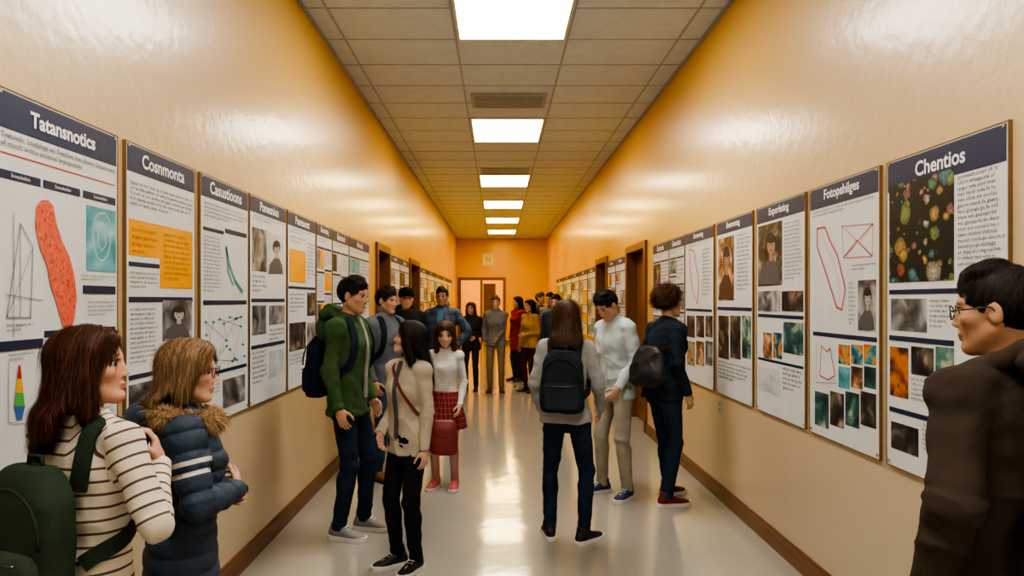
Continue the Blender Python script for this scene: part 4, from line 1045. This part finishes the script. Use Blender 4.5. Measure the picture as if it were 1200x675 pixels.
p.line([(990,265),(1027,262),(1026,300),(1008,281),(992,302),(990,265),(1026,300)],.005,PINK); p.line([(992,302),(1026,300)],.005,PINK); p.line([(1027,262),(992,302)],.004,RED)
p.ptext(1002,1030,308,322,1,.02); p.portrait(1009,1030,328,388,picmat('grey',0),PG,PS2); p.ptext(998,1007,330,386,6,.022); p.prect(956,1031,392,397,NAVY,'section_bar')
p.line([(964,440),(966,405),(972,412),(976,408),(982,440),(974,445)],.005,RED,True); p.line([(960,402),(960,448),(984,449)],.003,GREYI)
for j,(x0,x1) in enumerate(((986,999),(1001,1014),(1016,1030))): p.prect(x0,x1,404,427,picmat('mixed',j)); p.prect(x0,x1,430,455,picmat(['teal','warm','green'][j],j))
for j,(x0,x1) in enumerate(((958,974),(976,992),(994,1010),(1012,1030))): p.prect(x0,x1,460,500,picmat('photo' if j%2 else 'green',j))
p=Poster(1,3.91,4.64,ZTR,ZBR,'white science poster with tall dark portrait photograph',33)
p.header('Exporleting',.105,0,.62); p.portrait(891,919,262,335,picmat('photo',0),PG,PS1); p.ptext(922,944,258,330,1,.028); p.prect(891,917,341,365,picmat('grey',1)); p.prect(919,944,341,365,picmat('photo',2)); p.prect(891,944,369,373,NAVY,'section_bar')
for j,(x0,x1) in enumerate(((897,907),(909,919))): p.prect(x0,x1,390,420,picmat('mixed' if j else 'warm',j))
p.prect(921,944,378,415,picmat('green',1)); p.prect(891,944,424,427,NAVY,'section_bar'); p.prect(891,915,432,460,picmat('pale',0)); p.ptext(920,943,432,465,2,.03)
p=Poster(1,4.72,5.49,ZTR,ZBR,'white science poster with warm brown portrait and dark photographs',34)
p.header('Boxmontag',.10,0,.6); p.portrait(844,862,278,352,picmat('warm',0),PB,PS1); p.ptext(866,882,272,345,1,.03); p.prect(843,883,360,364,NAVY,'section_bar'); p.prect(844,856,370,420,picmat('photo',1)); p.prect(858,870,370,420,picmat('photo',2)); p.prect(872,882,370,420,picmat('green',2)); p.ptext(844,882,426,452,2,.03)
p=Poster(1,5.57,6.41,ZTR,ZBR,'white science poster with red strip drawing and small photographs',35)
p.header('Exvsnoning',.10,.05,.6); p.line([(810,292),(815,295),(821,330),(819,356),(814,340),(810,315)],.010,RED,True); p.ptext(825,836,290,350,1,.032); p.prect(806,836,362,365,NAVY,'section_bar')
for j,(x0,x1) in enumerate(((807,816),(818,827),(829,837))): p.prect(x0,x1,370,395,picmat('photo',j)); p.prect(x0,x1,400,428,picmat(['mixed','warm','grey'][j],j))
Rs=[(6.44,7.01),(7.04,7.74),(9.46,10.2),(10.25,10.95),(12.4,13.4),(13.5,14.8),(14.9,16.4),(16.5,18.4),(18.6,20.6)]
for i,(a,b) in enumerate(Rs):
    k=kk[(i+3)%len(kk)]; p=Poster(1,a,b,ZTR,ZBR+.05,'white science poster with navy header and '+lab[k[0]],50+i); p.auto(names[(i+4)%len(names)],k,fine=False)
e=empty('wall_sign',(-.37,YE-.001,EYE+1.28),0,1,'small white rectangular sign above the end doorway','sign')
quadbox('sign_plate',-.21,.21,0,.44,-.02,0,plain('sign_white',(.8,.76,.62),.5),e)
put_text('N',-.07,.07,.13,.31,e,GREYI,y=-.0215,name='sign_text')
e=empty('wall_outlet',(WR-.001,5.43,.68),-math.pi/2,1,'small pale electrical outlet plate on the wall','outlet')
quadbox('outlet_plate',-.035,.035,0,.11,-.008,0,plain('outlet_ivory',(.50,.46,.38),.4),e)
for z0 in(.015,.065): obj('socket',mesh_boxes('socket',[(-.018,.018,-.011,-.008,z0,z0+.03)]),e,plain('outlet_grey',(.30,.28,.24),.4))
print('ROOM',time.time()-T0)

# ------------------------------------------------------------------ PEOPLE
BLK=plain('shoe_black',(.015,.015,.018),.5); WSOLE=plain('sole_white',(.62,.60,.57),.5); DSOLE=plain('sole_dark',(.03,.03,.03),.6); LACEW=plain('lace_white',(.6,.6,.58),.8)
def jeans(c=(.018,.030,.055)): return fabric('denim',c,.85,.3,.22)
BH=((.008,.006,.006),(.036,.028,.024))
BR=((.045,.022,.011),(.19,.105,.058))
AU=((.030,.009,.005),(.15,.050,.024))
LB=((.13,.070,.034),(.44,.28,.15))
A=build_person('woman with auburn hair in cream striped sweater, hand raised to chin',94,1.84,-18,1.51,fem=True,vox=.005,head=(-56,-4,0),hs=1.10,lean=3,strands=8000,sw_=.0019,
   handR=(.165,.15,1.315),poleR=(.5,.15,-1),dirR=(-.22,.02,.95),nR=(-.7,-.6,0),curlR=.8,handL=(.02,.20,1.10),poleL=(-.8,-.2,-.8),dirL=(1,.2,.2),nL=(0,-1,0),
   skin=(.62,.36,.26),hair=('long',AU[0],AU[1],.22),
   top=dict(name='sweater',g=.016,hem=-.07,mat=striped('striped_knit',(.62,.56,.46),(.13,.085,.07),.040,.20),collar='band',fold=1.3),
   legs=dict(mat=jeans(),fit=.92),shoes=(BLK,WSOLE),seed=2)
GRN=fabric('canvas_dark_green',(.034,.052,.034)); GRN2=fabric('canvas_green_trim',(.058,.082,.055))
backpack(A,'dark green canvas backpack worn by the woman in striped sweater',GRN,GRN2,(.31,.15,.44),.0,dx=.02,strapmat=fabric('webbing_green',(.030,.046,.032)))
print('A',time.time()-T0)
B=build_person('girl with light brown hair and glasses in navy quilted coat',216,2.3,-62,1.45,fem=True,vox=.0055,head=(-18,4,0),hs=1.12,strands=8000,sw_=.0020,
   handR=(.04,.20,1.14),poleR=(.8,-.3,-1),dirR=(-.9,.1,.5),nR=(0,-1,0),handL=(-.03,.22,1.10),poleL=(-.8,-.3,-1),dirL=(1,.1,.2),nL=(0,-1,0),curlL=.8,curlR=.8,
   skin=(.66,.42,.32),hair=('long',LB[0],LB[1],.15),glasses=plain('glasses_frame',(.10,.03,.02),.3),
   top=dict(name='quilted_coat',g=.034,hem=-.16,flare=.004,mat=armband('quilted_nylon_navy',(.040,.062,.096),(.60,.57,.52),.11,.17),collar='band',puffer=.078,fold=1.0),
   legs=dict(mat=jeans((.01,.012,.02)),fit=.9),shoes=(BLK,WSOLE),seed=5)
def fur(P,mat,n=12000):
    r=np.random.RandomState(4); a=r.uniform(-math.pi,math.pi,n); ca,sa=np.cos(a),np.sin(a)
    x=sa*.150; y=-.008-ca*.128; z=.572-.055*(1-ca)*.5
    th=r.uniform(0,6.28,n); tr=.022
    L0=np.stack([x+sa*np.cos(th)*tr,y-ca*np.cos(th)*tr,z+np.sin(th)*tr],1)+r.normal(0,.004,(n,3))
    out=np.stack([sa*np.cos(th),-ca*np.cos(th),np.sin(th)+.1],1)+r.normal(0,.45,(n,3))
    c=P['PE']+L0@P['Rt'].T; o=nrmv(out@P['Rt'].T); L=r.uniform(.018,.046,n)[:,None]
    S=5; paths=[];nors=[]; sd=nrmv(r.normal(size=(n,3)))
    for i in range(S):
        t=i/(S-1); paths.append(c+o*L*t+np.array([0,0,-1.])*(.014*t*t)+sd*.008*t*t); nors.append(sd)
    strand_mesh('fur_trim',np.array(paths),np.array(nors),.0022,mat,P['E'],9)
    core=[]
    pts=[P['tp'](.150*math.sin(t),-.008-.128*math.cos(t),.572-.055*(1-math.cos(t))*.5) for t in np.linspace(0,2*math.pi,25)]
    for p0,p1 in zip(pts[:-1],pts[1:]): core.append(cone(p0,p1,.023,.023,k=.006))
    sdf_obj('fur_base',core,.007,mat,P['E'])
    sdf_obj('hood',[ell(P['tp'](0,-.175,.49),(.12,.055,.10),P['Rt'],k=.01),ell(P['tp'](0,-.15,.56),(.12,.06,.05),P['Rt'],k=.02)],.007,P['gar'].data.materials[0],P['E'],disp=lambda V:.006*ridge(V,16,7))
fur(B,hairmat('fur',(.26,.15,.07),(.72,.52,.30)))
print('B',time.time()-T0)
C_=build_person('man with short black hair and glasses in dark brown hooded jacket',1184,1.72,18,1.67,vox=.005,head=(28,5,0),hs=1.03,lean=1,strands=10000,sw_=.0015,neat=.12,
   handL=(-.26,.02,.92),poleL=(-.7,-1,0),handR=(.27,.10,.93),skin=(.50,.30,.20),hair=('short',BH[0],BH[1],.2),glasses=plain('glasses_frame_dark',(.02,.02,.02),.3),
   top=dict(g=.034,hem=-.12,mat=fabric('jacket_brown',(.058,.043,.032)),collar='hood',fold=1.5),
   legs=dict(mat=jeans((.02,.02,.022))),shoes=(BLK,DSOLE),seed=8)
NV=fabric('canvas_navy',(.014,.021,.040)); NV2=fabric('canvas_navy_trim',(.020,.028,.050))
backpack(C_,'dark navy backpack worn by the man in brown jacket',NV,NV2,(.27,.12,.38),-.08,dx=-.075,gap=.0,straps=False,strapmat=fabric('strap_black',(.014,.014,.016)))
print('C',time.time()-T0)
Dm=build_person('young man in green hoodie, dark jeans and grey sneakers',410,4.62,-106,1.74,vox=.0065,girth=.94,head=(2,9,0),lean=0,strands=4500,sw_=.0022,neat=.35,
   handR=(.24,.05,.90),poleR=(.3,-1,-.1),handL=(-.22,.06,.91),footR=(.11,-.02,-.05),footL=(-.11,.05,.1),skin=(.56,.34,.23),hair=('short',BH[0],BH[1],.2),
   top=dict(name='hoodie',g=.024,hem=-.10,mat=fabric('hoodie_green',(.058,.108,.046)),collar='hood',fold=1.6,inner=fabric('shirt_grey',(.30,.29,.27)),innername='shirt_front',innerw=.03),
   legs=dict(mat=jeans(),fit=1.0,fold=1.3),shoes=(plain('sneaker_grey',(.22,.21,.20),.6),WSOLE,LACEW),seed=11)
backpack(Dm,'navy backpack worn by the young man in green hoodie',NV,NV2,(.30,.15,.42),.02,gap=.01)
Em=build_person('man in grey-blue jacket, jeans and brown boots wearing a dark backpack',451,6.07,-122,1.70,vox=.008,head=(5,6,0),strands=2500,
   skin=(.53,.32,.22),hair=('short',BH[0],(.05,.03,.02),.2),handR=(.24,.08,.92),
   top=dict(g=.028,hem=-.08,mat=fabric('jacket_slate',(.11,.125,.145)),collar='high',fold=1.3),legs=dict(mat=jeans((.03,.06,.10))),shoes=(plain('boot_brown',(.16,.07,.025),.5),DSOLE),seed=14)
backpack(Em,'black backpack worn by the man in slate jacket',fabric('canvas_black',(.012,.012,.014)),fabric('canvas_black_trim',(.02,.02,.022)),(.27,.12,.38),.12)
print('E',time.time()-T0)
Fm=build_person('girl with long dark hair in cream jacket and black trousers',478,4.04,140,1.46,fem=True,vox=.0065,girth=.85,head=(-50,-12,0),hs=1.12,child=.7,strands=7000,sw_=.0021,
   handR=(.15,.13,.97),dirR=(-.4,.3,-.8),handL=(-.20,.02,.88),skin=(.62,.39,.29),hair=('long',BH[0],(.055,.038,.028),.36),footL=(-.085,.0,.2),footR=(.085,.02,-.3),
   top=dict(g=.032,hem=-.10,mat=fabric('jacket_beige',(.44,.385,.30)),collar='band',inner=fabric('shirt_charcoal',(.10,.09,.085)),innerw=.03,sleeve=1.04,fold=1.7),
   legs=dict(mat=fabric('trousers_black',(.016,.016,.020)),fit=1.0,fold=1.4),shoes=(BLK,WSOLE,LACEW),seed=17)
shoulder_bag(Fm,'dark red leather crossbody bag hanging at the girl in cream jacket',plain('leather_maroon',(.17,.020,.020),.55,bump=.2),(-.275,-.09,-.09),(.20,.10,.24),
   [(-.15,.0,.15),(-.13,.05,.22),(-.08,.08,.32),(-.01,.08,.42),(.06,.05,.50),(.085,.0,.53),(.06,-.05,.50),(.0,-.08,.40),(-.08,-.08,.28),(-.14,-.04,.16)],rot=.7,sw=.020)
Gm=build_person('little girl in white cardigan, dark red skirt and pink shoes',522,5.75,168,1.41,fem=True,vox=.006,girth=.84,head=(14,12,0),hs=1.18,child=1,strands=3500,sw_=.0026,
   handR=(.14,.20,1.06),handL=(-.19,.1,.92),dirR=(-.5,.4,.6),skin=(.66,.43,.33),hair=('long',(.05,.022,.01),(.16,.08,.04),.24),
   top=dict(name='cardigan',g=.018,hem=.03,mat=fabric('cardigan_white',(.58,.56,.53)),collar='band',fold=1.3),
   legs=dict(name='tights',mat=fabric('tights_rose',(.40,.21,.17)),fit=.82,fold=.3,skirt=.27,skirtmat=plaid('plaid_red',(.24,.022,.028),(.15,.018,.024),(.30,.10,.09),18)),
   shoes=(plain('shoe_pink',(.50,.10,.12),.5),WSOLE),seed=20)
print('G',time.time()-T0)
Hm=build_person('young woman with brown hair in grey top and dark jeans',664,4.5,-14,1.58,fem=True,vox=.0065,head=(18,2,0),strands=6000,sw_=.0022,
   handR=(.23,.12,.96),handL=(-.21,.10,.95),skin=(.60,.38,.28),hair=('long',BR[0],BR[1],.20),footL=(-.13,.02,.35),footR=(.13,-.03,-.6),
   top=dict(name='sweatshirt',g=.022,hem=-.05,mat=fabric('knit_grey',(.36,.36,.35)),collar='band',fold=1.5),legs=dict(mat=jeans(),fit=.97,fold=1.3),shoes=(BLK,WSOLE,LACEW),seed=23)
backpack(Hm,'dark slate backpack worn by the young woman in grey top',fabric('canvas_slate',(.026,.033,.044)),fabric('canvas_slate_trim',(.036,.045,.058)),(.31,.15,.44),.05)
Im=build_person('man in pale white shirt and khaki trousers looking down',723,5.55,118,1.69,vox=.007,girth=.96,head=(8,36,0),lean=4,strands=3500,sw_=.0024,neat=.35,
   handR=(.24,.1,.92),handL=(-.2,.14,.94),skin=(.56,.35,.24),hair=('short',BH[0],BH[1],.2),footL=(-.14,.0,.4),footR=(.12,.06,-.1),
   top=dict(name='shirt',g=.022,hem=-.10,mat=fabric('shirt_pale',(.50,.57,.58)),collar='band',inner=fabric('shirt_placket',(.56,.61,.61)),innerw=.03,fold=1.7),
   legs=dict(mat=fabric('chino_khaki',(.34,.31,.25)),fit=1.0,fold=1.3),shoes=(plain('sneaker_navy',(.02,.04,.09),.5),WSOLE,LACEW),seed=26)
Jm=build_person('woman with curly red-brown hair in navy jacket facing the posters',779,5.38,-66,1.69,fem=True,vox=.007,head=(-14,0,0),lean=4,strands=5000,sw_=.0024,
   handR=(.22,.05,.91),handL=(-.22,.03,.91),skin=(.62,.39,.29),hair=('curly',(.05,.020,.010),(.20,.088,.040),.2),footL=(-.12,.12,.1),footR=(.13,-.08,-.2),pel=(0,-.01),
   top=dict(g=.028,hem=-.08,mat=fabric('jacket_navy',(.024,.034,.050)),collar='band',fold=1.7),legs=dict(mat=jeans((.022,.040,.064)),fit=1.0,fold=1.3),shoes=(plain('sneaker_maroon',(.16,.018,.02),.5),WSOLE,LACEW),seed=29)
shoulder_bag(Jm,'large soft black shoulder bag carried by the curly haired woman',plain('leather_black',(.014,.014,.016),.5,bump=.2),(.12,-.26,.03),(.36,.17,.32),
   [(.14,-.06,.34),(.14,-.04,.42),(.13,-.02,.49),(.13,.02,.47),(.14,.05,.38),(.15,.0,.30)],rot=.3,sw=.026,soft=1)
print('J',time.time()-T0)
def far(label,px,D,yaw,H,**kw):
    d=dict(vox=.010,strands=900,sw_=.0045,neat=.35); d.update(kw); return build_person(label,px,D,yaw,H,**d)
DK=lambda c=(.034,.034,.040):fabric('cloth_dark',c)
far('man in black cap and black jacket',476,8.2,-165,1.72,hair=('cap',BH[0],BH[1],.2),top=dict(g=.032,hem=-.1,mat=DK((.024,.024,.028)),collar='hood'),legs=dict(mat=jeans()),shoes=(BLK,DSOLE),seed=31,skin=(.52,.32,.22))
far('man in blue checked jacket over blue shirt, hands at hips',518,9.0,174,1.75,vox=.009,girth=1.03,handL=(-.22,.10,1.0),handR=(.22,.10,1.0),poleL=(-1,-.5,0),poleR=(1,-.5,0),dirL=(.5,.4,-.7),dirR=(-.5,.4,-.7),skin=(.44,.27,.18),hair=('short',BH[0],(.05,.03,.02),.2),
   top=dict(g=.028,hem=-.08,mat=plaid('plaid_navy',(.045,.070,.115),(.075,.115,.175),(.028,.035,.055),9),collar='high',fold=1.4,inner=fabric('shirt_blue',(.08,.20,.31)),innerw=.08),legs=dict(mat=jeans()),shoes=(plain('boot_tan',(.2,.1,.04),.5),DSOLE),seed=33)
far('woman in black coat and black trousers',552,12.0,168,1.55,fem=True,skin=(.52,.32,.22),handL=(-.12,.16,1.06),handR=(.10,.18,1.1),hair=('long',(.03,.015,.01),(.09,.05,.03),.24),top=dict(g=.026,hem=-.12,mat=DK(),collar='band',fold=1.4),legs=dict(mat=DK()),shoes=(BLK,DSOLE),seed=35)
far('woman in grey patterned jacket and khaki trousers',581,11.8,176,1.66,fem=True,skin=(.56,.35,.25),handL=(-.05,.2,1.0),handR=(.20,.06,.93),hair=('short',(.08,.05,.03),(.2,.14,.09),.2),top=dict(g=.030,hem=-.08,mat=plaid('tweed_grey',(.15,.15,.15),(.19,.185,.18),(.11,.11,.11),22),collar='high',fold=1.4),legs=dict(mat=fabric('trousers_khaki',(.22,.17,.11))),shoes=(plain('boot_brown2',(.12,.06,.03),.5),DSOLE),seed=37)
far('woman in dark red coat with long black hair',607,13.4,120,1.66,fem=True,skin=(.52,.32,.22),hair=('long',BH[0],BH[1],.34),top=dict(g=.026,hem=-.28,mat=fabric('coat_red',(.26,.028,.028)),collar='band'),legs=dict(mat=DK()),shoes=(BLK,DSOLE),seed=39)
far('woman in mustard jacket with dark hair',621,11.8,130,1.60,fem=True,skin=(.50,.30,.20),handL=(-.1,.2,1.1),hair=('long',BH[0],BH[1],.3),top=dict(g=.024,hem=-.08,mat=fabric('jacket_mustard',(.42,.235,.04)),collar='band'),legs=dict(mat=fabric('trousers_plum',(.06,.02,.025))),shoes=(BLK,DSOLE),seed=41)
far('man in dark olive jacket turned to the wall',633,13.8,-120,1.74,skin=(.52,.31,.21),hair=('short',(.05,.025,.015),(.14,.08,.045),.2),top=dict(g=.03,hem=-.08,mat=DK((.09,.082,.055)),collar='hood'),legs=dict(mat=jeans()),shoes=(BLK,DSOLE),seed=45)
far('man in grey hooded top beside the wall posters',645,12.6,140,1.72,skin=(.52,.31,.21),hair=('short',BH[0],BH[1],.2),top=dict(g=.03,hem=-.08,mat=fabric('hoodie_grey',(.16,.16,.16)),collar='hood'),legs=dict(mat=jeans()),shoes=(BLK,DSOLE),seed=51)
far('man in dark blue coat near the side doorway',652,10.4,150,1.66,skin=(.52,.32,.22),hair=('short',BH[0],BH[1],.2),top=dict(g=.03,hem=-.12,mat=DK((.028,.036,.056)),collar='high'),legs=dict(mat=DK()),shoes=(BLK,DSOLE),seed=47)
print('FAR',time.time()-T0)

cam=bpy.data.cameras.new('camera'); cam.lens=FP/1200*36; cam.sensor_width=36; cam.shift_x=16/1200; cam.shift_y=14.5/1200; cam.clip_start=.05
co=bpy.data.objects.new('camera',cam); co.location=(0,0,EYE); co.rotation_euler=(math.pi/2,0,0); COL.objects.link(co); SC.camera=co
w=bpy.data.worlds.new('world'); SC.world=w; w.use_nodes=True; w.node_tree.nodes['Background'].inputs[0].default_value=(.6,.5,.4,1); w.node_tree.nodes['Background'].inputs[1].default_value=.2
try:
    SC.view_settings.view_transform='AgX'; SC.view_settings.look='AgX - High Contrast'; SC.view_settings.exposure=.34
except Exception as ex: print(ex)
